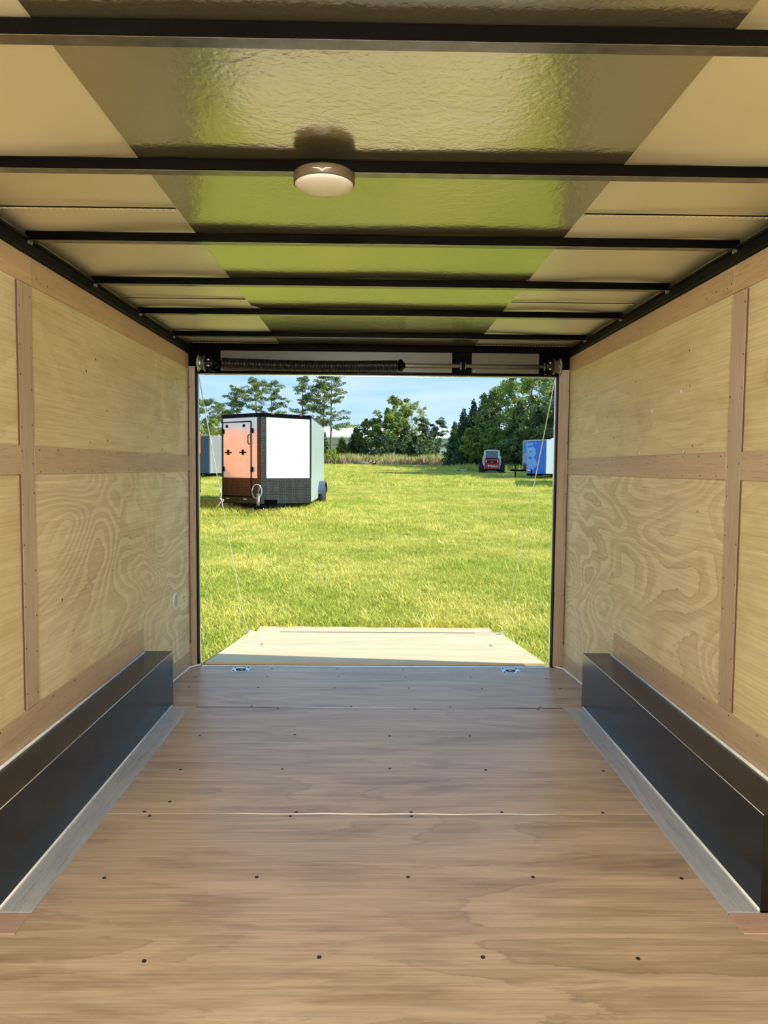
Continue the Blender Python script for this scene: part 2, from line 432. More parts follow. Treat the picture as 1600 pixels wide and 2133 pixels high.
def build_wall(side):
    s = side; nm = 'left' if s < 0 else 'right'
    e = thing('wall_'+nm, (s*HW, 1, 0), f'{nm} plywood wall with pinkish batten strips over its joints', 'wall', kind='structure')
    xi, xo = s*HW, s*(HW+.006)
    door = (-2.1, -1.2, 1.95) if s > 0 else None  # added opening, out of view, to let sunlight into the interior
    # sheets: rear, middle, front; lower and upper row
    bays = [(2.636, YR-.005), (.2, 2.633), (-3.0, .197)]
    for i, (y0, y1) in enumerate(bays):
        for (z0, z1, key) in ((-.075 if i == 0 else 0.0, 1.335, 'ply_wall'), (1.338, 2.072, 'ply_wall_plain')):
            if i == 1 and z0 < 1: key = 'ply_wall_plain'
            if door and i == 2:
                MB().box(xi, xo, door[1], y1, z0, z1).build('plywood_panel', M[key], e)
                MB().box(xi, xo, y0, door[0], z0, z1).build('plywood_panel', M[key], e)
                if z1 > door[2]: MB().box(xi, xo, door[0]+.001, door[1]-.001, door[2], z1).build('plywood_panel', M[key], e)
            else:
                MB().box(xi, xo, y0, y1, z0, z1).build('plywood_panel', M[key], e)
    # battens
    xb = s*(HW-T)
    def bat(y0, y1, z0, z1, mat): return MB().box(xi-s*.0002, xb, y0, y1, z0, z1, .001).build('batten', M[mat], e)
    bat(2.584, 2.686, .432, 1.968, 'lauan_z')
    MB().box(xi-s*.0004, xb+s*.0008, 2.5822, 2.5842, .434, 1.966).build('batten_edge_shade', M['edge_shaded'], e)  # dark strip for the batten's shaded edge
    MB().box(xi-s*.0004, xb+s*.0008, YR-.028, YR-.0265, .1, 1.966).build('batten_edge_shade', M['edge_shaded'], e)
    bat(2.688, YR-.03, 1.286, 1.389, 'lauan_y'); bat(.202, 2.582, 1.286, 1.389, 'lauan_y')
    bat(2.680, YR-.03, 1.970, 2.071, 'lauan_top'); bat(.202, 2.678, 1.970, 2.071, 'lauan_top')
    bat(.15, .2, .0, 1.968, 'lauan_z')
    bat(2.0, 3.822 if s < 0 else 3.79, .304, .430, 'lauan_y')                     # above the wheel box
    bat(3.824 if s < 0 else 3.792, 3.915 if s < 0 else 3.885, .304, .430, 'lauan_z')
    bat(1.90, 1.998, .0, .430, 'lauan_z')
    m = MB(); y0, y1 = 3.945, YR-.03                                              # base strip at the rear
    P = [(y0, zfloor(y0)), (y1, zfloor(y1)), (y1, .045), (y0, .10)]
    m.prism(P, s*-T, 0, xi-s*.0002); m.build('batten', M['lauan_y'], e)
    # brads along the battens
    m = MB(); r = random.Random(5+s)
    def brad(y, z):
        if r.random() < .9: m.box(xb+s*.001, xb-s*.0006, y-.0022, y+.0022, z-.003, z+.003)
    for y in np.arange(2.75, 4.9, .155):
        for z in (1.297, 1.379): brad(y+r.uniform(-.03, .03), z+r.uniform(-.004, .004))
    for y in (2.70, 2.73, 2.76, 2.82, 2.9): brad(y, 1.985+r.uniform(0, .03))
    for z in np.arange(.5, 1.95, .14):
        for y in (2.594, 2.676): brad(y, z+r.uniform(-.03, .03))
    for y in np.arange(2.2, 3.8, .2): brad(y, .418)
    o = m.build('brad_nails', M['screw'], e); o['kind'] = 'stuff'
    # loose staples in the sheets
    m = MB()
    for k in range(14):
        y = r.uniform(2.8, 4.7); z = r.uniform(.55, 1.9)
        m.box(xi+s*.001, xi-s*.0008, y-.003, y+.003, z-.005, z+.005)
    o = m.build('staple_marks', M['screw'], e); o['kind'] = 'stuff'
    m = MB()
    pts = [(3.60, 1.405), (3.08, 1.40), (3.45, 1.60), (3.13, 1.66), (4.3, 1.55)] if s > 0 else [(3.45, .62), (3.7, .47), (3.2, .45)]
    for y, z in pts: m.box(xi+s*.001, xi-s*.0012, y-.004, y+.004, z-.007, z+.007)
    o = m.build('bright_staples', M['alu'], e); o['kind'] = 'stuff'
    # football patches let into the veneer
    pat = [(4.55, .31+.75), (3.95, .72), (4.75, 1.80), (4.73, 1.62)] if s > 0 else [(4.70, 1.80), (4.68, 1.62)]
    if s > 0: pat[0] = (3.98, 1.21)
    for y, z in pat:
        ring = [(xi-s*.0003, y+.022*math.cos(a), z+.042*math.sin(a)) for a in np.linspace(0, 2*math.pi, 25)]
        MB().tube(ring, .0011, 5, caps=False).build('veneer_patch', M['lauan_z'], e)
    # steel top rail, its lip, and the outer skin
    if door:
        for (y0, y1, z0, z1) in ((YF, door[0], -.2, 2.22), (door[1], YR, -.2, 2.22), (door[0], door[1], -.2, -.02), (door[0], door[1], door[2], 2.22)):
            MB().box(s*(HW+.045), s*(HW+.05), y0, y1, z0, z1).build('outer_skin', M['skin'], e)
        for y0, y1 in ((door[0]-.03, door[0]), (door[1], door[1]+.03)):
            MB().box(s*(HW+.006), s*(HW+.045), y0, y1, -.02, door[2]+.03).build('door_frame', M['black'], e)  # frame around the added light opening
        MB().box(s*(HW+.006), s*(HW+.045), door[0], door[1], door[2], door[2]+.03).build('door_frame', M['black'], e)
    else:
        MB().box(s*(HW+.045), s*(HW+.05), YF, YR, -.2, 2.22).build('outer_skin', M['skin'], e)
M['skin'] = plain('white_outer_skin', (.70, .70, .68), .3)
build_wall(-1); build_wall(1)

def build_front_wall():
    e = thing('wall_front', (0, YF, 0), 'plywood front wall behind the viewer', 'wall', kind='structure')
    for x0, x1 in ((-HW, -.002), (.002, HW)):
        MB().box(x0, x1, YF-.006, YF, 0, 2.14).build('plywood_panel', M['ply_wall_plain'], e)
    MB().box(-HW-.05, HW+.05, YF-.06, YF-.05, -.2, 2.22).build('outer_skin', M['skin'], e)
    MB().box(-.05, .05, YF, YF+T, 0, 2.1, .001).build('batten', M['lauan_z'], e)
build_front_wall()

BOWS = [-2.28, -1.67, -1.06, -.445, .165, .775, 1.383, 1.985, 2.604, 3.205, 3.815, 4.459]
def build_ceiling():
    e = thing('ceiling', (0, 1, 2.14), 'trailer ceiling of tan roof sheets on black steel bows', 'ceiling', kind='structure')
    def sheet(name, x0, x1, y0, y1, z, mat, amp, nx=22, seam=False):
        xs = np.linspace(x0, x1, nx); ys = np.linspace(y0, y1, max(3, int((y1-y0)/.035)))
        X, Y = np.meshgrid(xs, ys)
        D = np.min([np.abs(Y-(b+.017)) for b in BOWS], axis=0)                     # distance from the nearest bow
        t = np.clip(D/.30, 0, 1); bulge = np.sin(t*math.pi/2)**1.5
        edge = np.clip(np.minimum(X-x0, x1-X)/.10, 0, 1)
        Z = z + amp*(.9*bulge*(.6+.4*np.sin(X*5.1+Y*.6)) + .45*(1-bulge)*np.sin(X*6.3+2.1*Y+.7))*edge
        if seam: Z = Z - .003*np.exp(-((Y-y1)/.012)**2)
        V = np.stack([X, Y, Z], -1).reshape(-1, 3); n2 = len(xs); i = np.arange(n2-1)[None, :] + n2*np.arange(len(ys)-1)[:, None]
        F = np.stack([i, i+n2, i+n2+1, i+1], -1).reshape(-1, 4)
        o = obj(name, mesh_np(name, V, F), M[mat], e); o.data.polygons.foreach_set('use_smooth', [True]*len(F)); return o
    seams = [-3.0, -2.52, -1.30, -.08, 1.14, 2.372, 3.62, 4.87, YR+.03]
    for a, b in zip(seams[:-1], seams[1:]):
        for x0, x1 in ((-1.30, -.55), (.55, 1.30)):
            sheet('roof_sheet', x0, x1, a, b+.02, 2.1445, 'ceil_s', .014)
    o = sheet('center_sheet', -.667, .634, -3.0, YR+.03, 2.1405, 'ceil_c', .003, nx=30)
    # stitched lap seams: a row of small raised stitches each, on both sides
    for y in (1.14, 2.372, 3.62, 4.87):
        for x0, x1 in ((-1.25, -.672), (.639, 1.25)):
            m = MB(); n = int(abs(x1-x0)/.020)
            for k in range(n):
                x = x0+(k+.5)*(x1-x0)/n
                m.box(x-.0070, x+.0070, y+.004, y+.017, 2.1385, 2.1425, .0012)
            MB().box(x0, x1, y-.003, y+.001, 2.1395, 2.1425).build('seam_gap', M['black_matte'], e)
            q = m.build('stitched_seam', M['stitch'], e); q['kind'] = 'stuff'
    for yb in BOWS:
        q = MB().box(-1.262, 1.262, yb, yb+.034, 2.1085, 2.1385, .002).build('roof_bow', M['black'], e)
        MB().box(-1.255, 1.255, yb+.0015, yb+.0335, 2.1072, 2.1084).build('flange', M['flange'], q)
    for s in (-1, 1):
        MB().box(s*1.262, s*1.31, YF, YR, 2.073, 2.112, .003).build('top_rail', M['black_matte'], e)
        MB().box(s*1.243, s*1.31, YF, YR, 2.113, 2.116).build('top_rail_lip', M['flange'], e)
    cm = MB().box(-.02, .02, -.012, .012, -.008, .008, .002)
    for yb in BOWS[6:]:
        for s in (-1, 1):
            cl = bpy.data.meshes.get('weld_tab') or None
            if cl is None:
                cl = bpy.data.meshes.new('weld_tab'); cl.from_pydata(cm.v, [], cm.f); cl.materials.append(M['steel'])
            share('weld_tab', cl, e, (s*1.262, yb+.03, 2.105), None).scale = (.5, .8, .6)
    # outer roof over the sheets
    MB().box(-HW-.06, HW+.06, YF-.06, YR+.06, 2.20, 2.22).build('outer_roof', M['skin'], e)
build_ceiling()

def build_rear_frame():
    e = thing('door_1', (0, YR, -.06), 'rear door frame with wooden jambs and tan header panels', 'doorway', kind='structure')
    zb = -.06
    for s, xi in ((-1, 1.243), (1, 1.216)):
        MB().box(s*xi, s*1.31, YR-.025, YR-.017, zb+.012, 1.99, .001).build('jamb', M['jamb'], e)
        MB().box(s*(xi+.002), s*1.33, YR-.016, YR+.06, zb-.05, 2.2).build('jamb_post', M['black'], e)
        MB().box(s*(xi-.007), s*(xi+.001), YR-.012, YR+.03, zb+.004, 1.962).build('gasket', M['black_matte'], e)
        MB().box(s*(xi-.010), s*(xi-.002), YR+.031, YR+.055, zb+.004, 1.962).build('outer_trim', M['alu'], e)
        for z in (.12, .45, .80, 1.15, 1.5, 1.85):
            MB().lathe([(.005, -.0275+YR), (.005, YR-.024)], (s*1.278, 0, z), 'y', 10).build('screw', M['steel'], e)
    # header: black beam with three tan panels in it
    MB().box(-1.33, 1.33, YR-.01, YR+.06, 1.945, 2.2).build('header_beam', M['black'], e)
    MB().box(-1.29, 1.29, YR-.030, YR-.01, 2.100, 2.139, .003).build('header_rail', M['black'], e)
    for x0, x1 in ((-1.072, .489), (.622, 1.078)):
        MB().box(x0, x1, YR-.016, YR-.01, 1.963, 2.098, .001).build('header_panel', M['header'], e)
    for x in (-1.0, -.13, .47, .64, 1.03):
        MB().lathe([(.005, YR-.0195), (.005, YR-.015)], (x, 0, 1.976), 'y', 8).build('screw', M['alu'], e)
    MB().box(-1.20, 1.20, YR+.056, YR+.060, 1.9425, 1.947).build('outer_trim', M['alu'], e)
    MB().box(-1.215, 1.215, YR-.012, YR+.012, zb-.05, zb+.002, .001).build('threshold', M['alu'], e)
    MB().box(-1.33, 1.33, YR-.01, YR+.06, zb-.25, zb-.052).build('rear_sill', M['black'], e)
build_rear_frame()

# ------------------------------------------------------------------ things inside
def wheel_box(s, label):
    x1 = s*1.133; x0 = s*1.2825; y0, y1 = 2.068, 3.943; z1 = .3026
    e = thing('wheel_well_box', (s*1.21, 3.0, 0), label, 'wheel box', 'steel wheel well boxes')
    m = MB(); m.box(x0, x1, y0, y1, .0005, z1, .0025); m.build('cover', M['box'], e)
    MB().tube([(x1-s*.001, y0+.002, z1-.001), (x1-s*.001, y1-.002, z1-.001)], .0016, 6).build('bent_edge', M['alu'], e)
    MB().tube([(s*1.135, y0+.004, .0075), (s*1.134, 2.6, .008), (s*1.135, 3.2, .0075), (s*1.135, y1-.03, .0075)], .0062, 8).build('sealant_bead', M['sealant'], e)
    MB().tube([(s*1.2755, y0+.02, z1+.003), (s*1.2745, 2.9, z1+.003), (s*1.2755, y1-.05, z1+.003)], .0065, 8).build('sealant_bead', M['sealant'], e)
wheel_box(-1, 'dark steel wheel well box along the left plywood wall')
wheel_box(1, 'dark steel wheel well box along the right plywood wall')

def dome_light(y, label, x=-.172, power=None):
    e = thing('dome_light', (x, y, 2.107), label, 'ceiling light', 'round ceiling lights')
    MB().lathe([(.060, 2.1075), (.080, 2.1070), (.0825, 2.103), (.0820, 2.082), (.079, 2.079), (.060, 2.078)], (x, y, 0), n=48).build('rim', M['lamp_rim'], e)
    b = MB().lathe([(.0785, 2.0790), (.077, 2.0765), (.070, 2.0725), (.056, 2.0685), (.036, 2.066), (.012, 2.065), (.001, 2.065)], (x, y, 0), n=48)
    b.build('lens', M['fill_lens'] if power else M['white_plastic'], e)
    P = [(x-.026, 2.0925), (x-.007, 2.0890), (x, 2.0830), (x+.007, 2.0890), (x+.026, 2.0925), (x+.009, 2.0925), (x, 2.0875), (x-.009, 2.0925)]
    MB().prism(P, .004, 1, y-.0835).build('switch_notch', M['white_plastic'], e)
    if power:
        l = bpy.data.lights.new('fill_lamp', 'POINT'); l.shadow_soft_size = .06; l.energy = power*4; l.color = (.94, .97, 1.0)  # fill light, only in the added lamps
        o = bpy.data.objects.new('fill_lamp', l); C.objects.link(o); o.location = (x, y, 1.98); o.parent = e; o.matrix_parent_inverse = pmat(e).inverted()
b = NB('added_lamp_lens'); b.col((.8, .78, .7)); b.bsdf.inputs['Emission Color'].default_value = (1, .95, .72, 1); b.bsdf.inputs['Emission Strength'].default_value = .16; M['fill_lens'] = b.m  # glowing lens of the added fill lamps
dome_light(2.0, 'round white ceiling lamp under the second black bow')
FILL_W = 31.0  # added lamps, unseen behind the camera, to brighten the interior
if FILL_W:
    dome_light(-.43, 'added unseen fill lamp just behind the viewer', power=FILL_W)
    dome_light(-1.66, 'added unseen fill lamp near the added side opening', power=FILL_W)
    dome_light(-2.70, 'added unseen fill lamp by the front wall', power=FILL_W)

def tie_down(x, label):
    y = 4.835; z = zfloor(y)
    e = thing('tie_down_ring', (x, y, z), label, 'tie-down', 'floor tie-down plates')
    a = .06; b = .052
    P = [(x-a+.012, y-b), (x+a-.012, y-b), (x+a, y-b+.012), (x+a, y+b-.012), (x+a-.012, y+b), (x-a+.012, y+b), (x-a, y+b-.012), (x-a, y-b+.012)]
    MB().prism(P, .004, 2, z-.001).build('plate', M['zinc'], e)
    MB().box(x-.032, x+.032, y-.022, y+.022, z+.0025, z+.0036, .0005).build('recess', M['black_matte'], e)
    MB().tube([(x-.028, y+.014, z+.007), (x-.026, y-.012, z+.008), (x-.012, y-.020, z+.008), (x+.012, y-.020, z+.008), (x+.026, y-.012, z+.008), (x+.028, y+.014, z+.007)], .0045, 8).build('ring', M['steel'], e)
    for dx in (-.045, .045):
        for dy in (-.038, .038):
            MB().lathe([(.006, z+.002), (.006, z+.005), (.003, z+.006)], (x+dx, y+dy, 0), n=10).build('bolt', M['screw'], e)
tie_down(-.924, 'zinc tie-down plate in the floor near the left jamb')
tie_down(.906, 'zinc tie-down plate in the floor near the right jamb')

def wall_vent():
    y, z, x = 4.567, .463, -HW
    e = thing('wall_vent', (x, y, z), 'small round grey plastic vent low on the left wall', 'vent')
    MB().lathe([(.058, x), (.058, x+.004), (.052, x+.008), (.040, x+.008), (.040, x+.003)], (0, y, z), 'x', 32).build('rim', M['white_plastic'], e)
    MB().lathe([(.040, x+.002), (.040, x+.004)], (0, y, z), 'x', 28).build('grille', M['grey_plastic'], e)
    for k in range(-3, 4):
        w = math.sqrt(.038**2-(k*.011)**2)
        MB().box(x+.004, x+.0065, y-w, y+w, z+k*.011-.003, z+k*.011+.003).build('slat', M['grey_plastic'], e)
    for a in (60, 180, 300):
        MB().lathe([(.004, x+.007), (.003, x+.0095)], (0, y+.047*math.cos(math.radians(a)), z+.047*math.sin(math.radians(a))), 'x', 8).build('screw', M['steel'], e)
wall_vent()

def torsion_spring():
    y, z = 4.885, 2.005
    e = thing('torsion_spring_shaft', (0, y, z), 'oiled torsion spring and shaft under the rear header', 'spring')
    MB().tube([(-1.20, y, z), (1.20, y, z)], .0125, 14).build('shaft', M['steel'], e)
    turns = 118; n = turns*10; pts = []
    for i in range(n+1):
        t = i/n; a = 2*math.pi*turns*t; x = -1.05+1.17*t
        sag = -.012*math.sin(math.pi*t*.9)
        pts.append((x, y+.034*math.cos(a), z+sag+.034*math.sin(a)))
    MB().tube(pts, .0048, 5).build('spring', M['spring'], e)
    MB().lathe([(.014, -1.055), (.020, -1.06), (.036, -1.09), (.036, -1.10), (.014, -1.105)], (0, y, z), 'x', 20).build('winding_cone', M['black'], e)
    MB().lathe([(.014, .12), (.036, .125), (.038, .14), (.038, .150), (.020, .158), (.014, .17)], (0, y, z), 'x', 20).build('end_cone', M['black'], e)
    for s in (-1, 1):
        x = s*1.165
        MB().lathe([(.02, x-s*.0), (.055, x), (.055, x+s*.004), (.043, x+s*.006), (.043, x+s*.040), (.057, x+s*.042), (.057, x+s*.046), (.02, x+s*.047)], (0, y, z), 'x', 28).build('cable_drum', M['lamp_rim'] if s > 0 else M['steel'], e)
        MB().box(s*1.105, s*1.111, y-.045, YR-.01, z-.055, z+.060, .001).build('bearing_plate', M['black'], e)
        MB().lathe([(.014, s*1.10), (.026, s*1.102), (.026, s*1.122), (.014, s*1.124)], (0, y, z), 'x', 18).build('bearing', M['steel'], e)
        for dz in (-.02, .02):
            MB().tube([(s*1.128, y-.03, z+dz), (s*1.145, y-.03, z+dz)], .006, 8).build('set_bolt', M['alu'], e)
        MB().tube([(s*1.206+.0*k, y+.046*math.cos(a), z+.046*math.sin(a)) for k, a in enumerate(np.linspace(-.6, 4.2, 24))], .0035, 6).build('cable_wrap', M['rope'], e)
    MB().box(.545, .567, y-.03, YR-.01, z-.035, z+.05, .002).build('center_bracket', M['black'], e)
    MB().lathe([(.013, .535), (.026, .537), (.026, .575), (.013, .577)], (0, y, z), 'x', 18).build('center_bearing', M['steel'], e)
torsion_spring()

def cable(s, a, b, label):
    e = thing('lift_cable', a, label, 'cable', 'ramp lift cables')
    A, B = Vector(a), Vector(b); pts = []
    for i in range(13):
        t = i/12; p = A.lerp(B, t); p.z -= .03*math.sin(math.pi*t); pts.append(tuple(p))
    MB().tube(pts, .0032, 6).build('wire', M['rope'], e)
    if s < 0:
        k = A.lerp(B, .36); k.z -= .027
        MB().tube([k+Vector((0, 0, .03)), k+Vector((.004, 0, .0)), k+Vector((.002, 0, -.05))], [.004, .009, .004], 8).build('clamp', M['alu'], e)
        MB().tube([k+Vector((.045*math.sin(t)*.6, .0, -.05-.03*math.sin(2*t)*.6-.012*t)) for t in np.linspace(0, 4.4, 14)], .0035, 6).build('loose_tail', M['rope'], e)

def ramp():
    e = thing('ramp_door', (0, 6, -.2), 'lowered plywood ramp door resting on the grass', 'ramp')
    yn, zn, yf, zf = 5.06, -.064, 6.93, -.271
    def slab(x0, x1, t0, t1, th, off=0.0, w0=None):
        a = Vector((0, yn, zn)); b = Vector((0, yf, zf)); d = (b-a); n = Vector((0, -d.z, d.y)).normalized()
        P0, P1 = a+d*t0+n*off, a+d*t1+n*off
        V = []
        for p, xx in ((P0, w0 or (x0, x1)), (P1, (x0, x1))):
            for q in (p-n*th, p):
                for x in xx: V.append((x, q.y, q.z))
        return MB().add(V, [(0, 1, 3, 2), (4, 6, 7, 5), (0, 4, 5, 1), (2, 3, 7, 6), (0, 2, 6, 4), (1, 5, 7, 3)])
    for t0, t1 in ((0, .185), (.187, .50), (.502, .998)):
        slab(-1.215, 1.200, t0, t1, .018, 0).build('plywood_sheet', M['ply_ramp'], e)
    slab(-1.210, 1.195, .004, .995, .030, -.0185).build('frame', M['black'], e)
    for s in (-1, 1):
        slab(s*1.2+(.0 if s > 0 else -.018), s*1.2+(.003 if s > 0 else -.0145), .004, .99, .045, -.002).build('edge_trim', M['alu'], e)
    slab(-.92, .95, .955, .972, .003, .0035).build('hinge', M['steel'], e)
    # the short flap at the far end, narrower, lying flatter
    m = MB(); z1 = -.282
    m.add([(-1.165, 6.935, zf-.022), (1.142, 6.935, zf-.022), (1.142, 7.205, z1-.02), (-1.165, 7.205, z1-.02), (-1.165, 6.935, zf), (1.142, 6.935, zf), (1.142, 7.205, z1), (-1.165, 7.205, z1)],
          [(3, 2, 1, 0), (4, 5, 6, 7), (0, 1, 5, 4), (1, 2, 6, 5), (2, 3, 7, 6), (3, 0, 4, 7)])
    m.build('flap', M['ply_ramp'], e)
    for s in (-1, 1):
        MB().box(s*1.205-.02, s*1.205+.02, 6.75, 6.80, -.262, -.225, .003).build('cable_bracket', M['alu'], e)
        for k in range(2):
            MB().lathe([(.010, 0), (.010, .004), (.004, .006)], (s*.96, 5.95+k*.05, zn+(zf-zn)*(5.95+k*.05-yn)/(yf-yn)), n=10).build('bolt', M['steel'], e)
    for k in range(4):
        x = -.9+k*.6
        MB().tube([(x, 5.0, -.095), (x+.12, 5.0, -.095)], .012, 8).build('hinge_knuckle', M['black'], e)
ramp()
cable(-1, (-1.232, 4.99, 1.93), (-1.225, 6.775, -.235), 'pale lift cable with a knot beside the left jamb')
cable(1, (1.205, 4.99, 1.95), (1.205, 6.775, -.235), 'pale lift cable slanting down beside the right jamb')

# ------------------------------------------------------------------ grass: uncountable blades as instanced tufts
def leaf_mat(name, lo, hi, trans=.35, rough=.6, scale=.8, spec=.2):
    b = NB(name); v = b.coord((1, 1, 1))
    c = b.ramp(b.noise(v, scale, 3, .6), [(.3, lo), (.7, hi)])
    b.col(c); b.p(rough=rough, spec=spec)
    tr = b.n('ShaderNodeBsdfTranslucent'); b.L.new(c, tr.inputs['Color'])
    mx = b.n('ShaderNodeMixShader'); mx.inputs[0].default_value = trans
    b.L.new(b.bsdf.outputs[0], mx.inputs[1]); b.L.new(tr.outputs[0], mx.inputs[2]); b.L.new(mx.outputs[0], b.out.inputs[0])
    return b.m

def grass_mat():
    b = NB('grass_blades'); oi = b.n('ShaderNodeObjectInfo'); geo = b.n('ShaderNodeNewGeometry')
    pos = geo.outputs['Position']
    mp = b.n('ShaderNodeMapping'); b.L.new(pos, mp.inputs[0])
    big = b.noise(mp.outputs[0], .35, 3, .6)
    c1 = b.ramp(oi.outputs['Random'], [(0, (.34, .42, .055)), (.35, (.58, .585, .10)), (.75, (.80, .73, .18)), (1, (.91, .79, .33))])
    c2 = b.ramp(oi.outputs['Random'], [(0, (.25, .37, .045)), (.6, (.50, .555, .08)), (1, (.73, .69, .16))])
    c = b.mix(b.ramp(big, [(.40, (0,)*3), (.56, (1,)*3)]), c2, c1)
    b.col(c); b.p(rough=.55, spec=.25)
    tr = b.n('ShaderNodeBsdfTranslucent'); b.L.new(c, tr.inputs['Color'])
    mx = b.n('ShaderNodeMixShader'); mx.inputs[0].default_value = .35
    b.L.new(b.bsdf.outputs[0], mx.inputs[1]); b.L.new(tr.outputs[0], mx.inputs[2]); b.L.new(mx.outputs[0], b.out.inputs[0])
    return b.m
M['grass'] = grass_mat()

def blades(n, r, h0, h1, w, seed, lean=.6):
    """n bent blades around the origin"""
    q = np.random.default_rng(seed); V = []; F = []
    for i in range(n):
        a, d = q.uniform(0, 6.283), r*math.sqrt(q.uniform()); bx, by = d*math.cos(a), d*math.sin(a)
        h = q.uniform(h0, h1); az = q.uniform(0, 6.283); le = h*lean*q.uniform(.3, 1.5)
        dx, dy = math.cos(az), math.sin(az); pa = az+1.57+q.uniform(-.6, .6); wx, wy = math.cos(pa)*w, math.sin(pa)*w
        o = len(V)
        V += [(bx-wx, by-wy, -.01), (bx+wx, by+wy, -.01), (bx+dx*le*.35-wx*.8, by+dy*le*.35-wy*.8, h*.6), (bx+dx*le*.35+wx*.8, by+dy*le*.35+wy*.8, h*.6), (bx+dx*le, by+dy*le, h)]
        F += [(o, o+1, o+3, o+2), (o+2, o+3, o+4)]
    return V, F

tufts = bpy.data.collections.new('grass_tuft_sources')
for k in range(6):
    V, F = blades(26, .085, .03, .075, .0032, 40+k, .9)
    me = bpy.data.meshes.new('grass_tuft'); me.from_pydata(V, [], F); me.materials.append(M['grass'])
    tufts.objects.link(bpy.data.objects.new('grass_tuft_source', me))

def scatter(name, P, scl, label, cat):
    me = bpy.data.meshes.new(name); me.vertices.add(len(P)); me.vertices.foreach_set('co', np.asarray(P, np.float32).ravel())
    at = me.attributes.new('tuft_scale', 'FLOAT', 'POINT'); at.data.foreach_set('value', np.asarray(scl, np.float32))
    at = me.attributes.new('tuft_turn', 'FLOAT', 'POINT'); at.data.foreach_set('value', rng.uniform(0, 6.283, len(P)).astype(np.float32))
    o = bpy.data.objects.new(name, me); C.objects.link(o)
    ng = bpy.data.node_groups.new(name+'_nodes', 'GeometryNodeTree'); ng.interface.new_socket('Geometry', in_out='INPUT', socket_type='NodeSocketGeometry'); ng.interface.new_socket('Geometry', in_out='OUTPUT', socket_type='NodeSocketGeometry')
    N, L = ng.nodes, ng.links; gi = N.new('NodeGroupInput'); go = N.new('NodeGroupOutput')
    ci = N.new('GeometryNodeCollectionInfo'); ci.inputs['Collection'].default_value = tufts; ci.inputs['Separate Children'].default_value = True; ci.inputs['Reset Children'].default_value = True
    ip = N.new('GeometryNodeInstanceOnPoints'); ip.inputs['Pick Instance'].default_value = True
    a1 = N.new('GeometryNodeInputNamedAttribute'); a1.inputs['Name'].default_value = 'tuft_scale'
    a2 = N.new('GeometryNodeInputNamedAttribute'); a2.inputs['Name'].default_value = 'tuft_turn'
    cx = N.new('ShaderNodeCombineXYZ'); L.new(a2.outputs[0], cx.inputs[2])
    L.new(gi.outputs[0], ip.inputs['Points']); L.new(ci.outputs[0], ip.inputs['Instance']); L.new(cx.outputs[0], ip.inputs['Rotation']); L.new(a1.outputs[0], ip.inputs['Scale'])
    L.new(ip.outputs[0], go.inputs[0])
    md = o.modifiers.new('tufts', 'NODES'); md.node_group = ng
    me.materials.append(M['grass'])
    return tag(o, label, cat, kind='stuff')

def field_points(n, y0, y1, half0, half1, power=1.0):
    t = rng.uniform(0, 1, n)**power; y = y0+(y1-y0)*t; h = half0+(half1-half0)*(y-y0)/(y1-y0)
    x = rng.uniform(-1, 1, n)*h
    return x, y
def bare(x, y):      # worn, thin patches with less grass
    f = np.sin(x*1.7+.6*np.sin(y*1.3))+np.sin(y*2.1+1.3*np.sin(x*.9))+.6*np.sin(3.1*x-2.3*y)
    return f > 1.75
def inside_things(x, y):
    a = (np.abs(x) < 1.24) & (y < 7.2)
    return a
def make_grass():
    x, y = field_points(52000, 4.9, 16, 2.6, 6.6, .85)
    k = ~inside_things(x, y) & ~(bare(x, y) & (rng.uniform(0, 1, len(x)) < .75)); x, y = x[k], y[k]
    s = rng.uniform(.6, 1.35, len(x))
    s *= np.where(rng.uniform(0, 1, len(x)) < .04, 1.5, 1.0)
    scatter('near_grass', np.stack([x, y, g(y)], -1), s, 'short mown grass just beyond the ramp', 'grass')
    x, y = field_points(46000, 16, 36, 6.6, 13, .8)
    k = ~(bare(x*.6, y*.6) & (rng.uniform(0, 1, len(x)) < .6)); x, y = x[k], y[k]
    s = rng.uniform(1.0, 2.0, len(x)); tall = ((x > -5.5) & (x < -1.4) & (np.abs(y-21) < 2.2)); s = np.where(tall & (rng.uniform(0, 1, len(x)) < .35), s*1.9, s)
    scatter('mid_field_grass', np.stack([x, y, g(y)], -1), s, 'sunlit grass in the middle of the field around the white trailer', 'grass')
    x, y = field_points(30000, 36, 96, 13, 34, .75)
    s = rng.uniform(1.8, 3.6, len(x))
    scatter('far_field_grass', np.stack([x, y, g(y)], -1), s, 'longer grass at the far end of the field', 'grass')
make_grass()

# ------------------------------------------------------------------ trailers parked in the field
M['white_panel'] = plain('white_aluminium_panel', (.80, .81, .80), .20, .28, .6, var=.02, scale=3, coat=.3)
M['side_panel'] = plain('dimmed_side_panel', (.36, .46, .46), .30, .2, var=.03, scale=3)  # white siding greyed; its dimmer light is put into the colour
M['orange_panel'] = plain('orange_panel', (.90, .24, .02), .30, var=.05, scale=2)
M['blue_panel'] = plain('blue_panel', (.006, .15, .78), .3, var=.06, scale=2)
M['blue_panel2'] = plain('mid_blue_panel', (.008, .27, .70), .3, var=.06, scale=2)
M['blue_pale'] = plain('pale_blue_print', (.22, .44, .95), .4, var=.08)
M['violet_pale'] = plain('violet_print', (.30, .33, .60), .4, var=.08)
M['silver_panel'] = plain('silver_panel', (.36, .48, .54), .35, .3, var=.04)
M['grey_side'] = plain('grey_side_panel', (.17, .20, .22), .4, var=.1)
M['grey_panel'] = plain('grey_blue_panel', (.06, .09, .14), .4, var=.1)
M['grey_light'] = plain('light_grey_panel', (.42, .47, .50), .4, var=.1)
M['tyre'] = plain('tyre_rubber', (.014, .014, .015), .8)
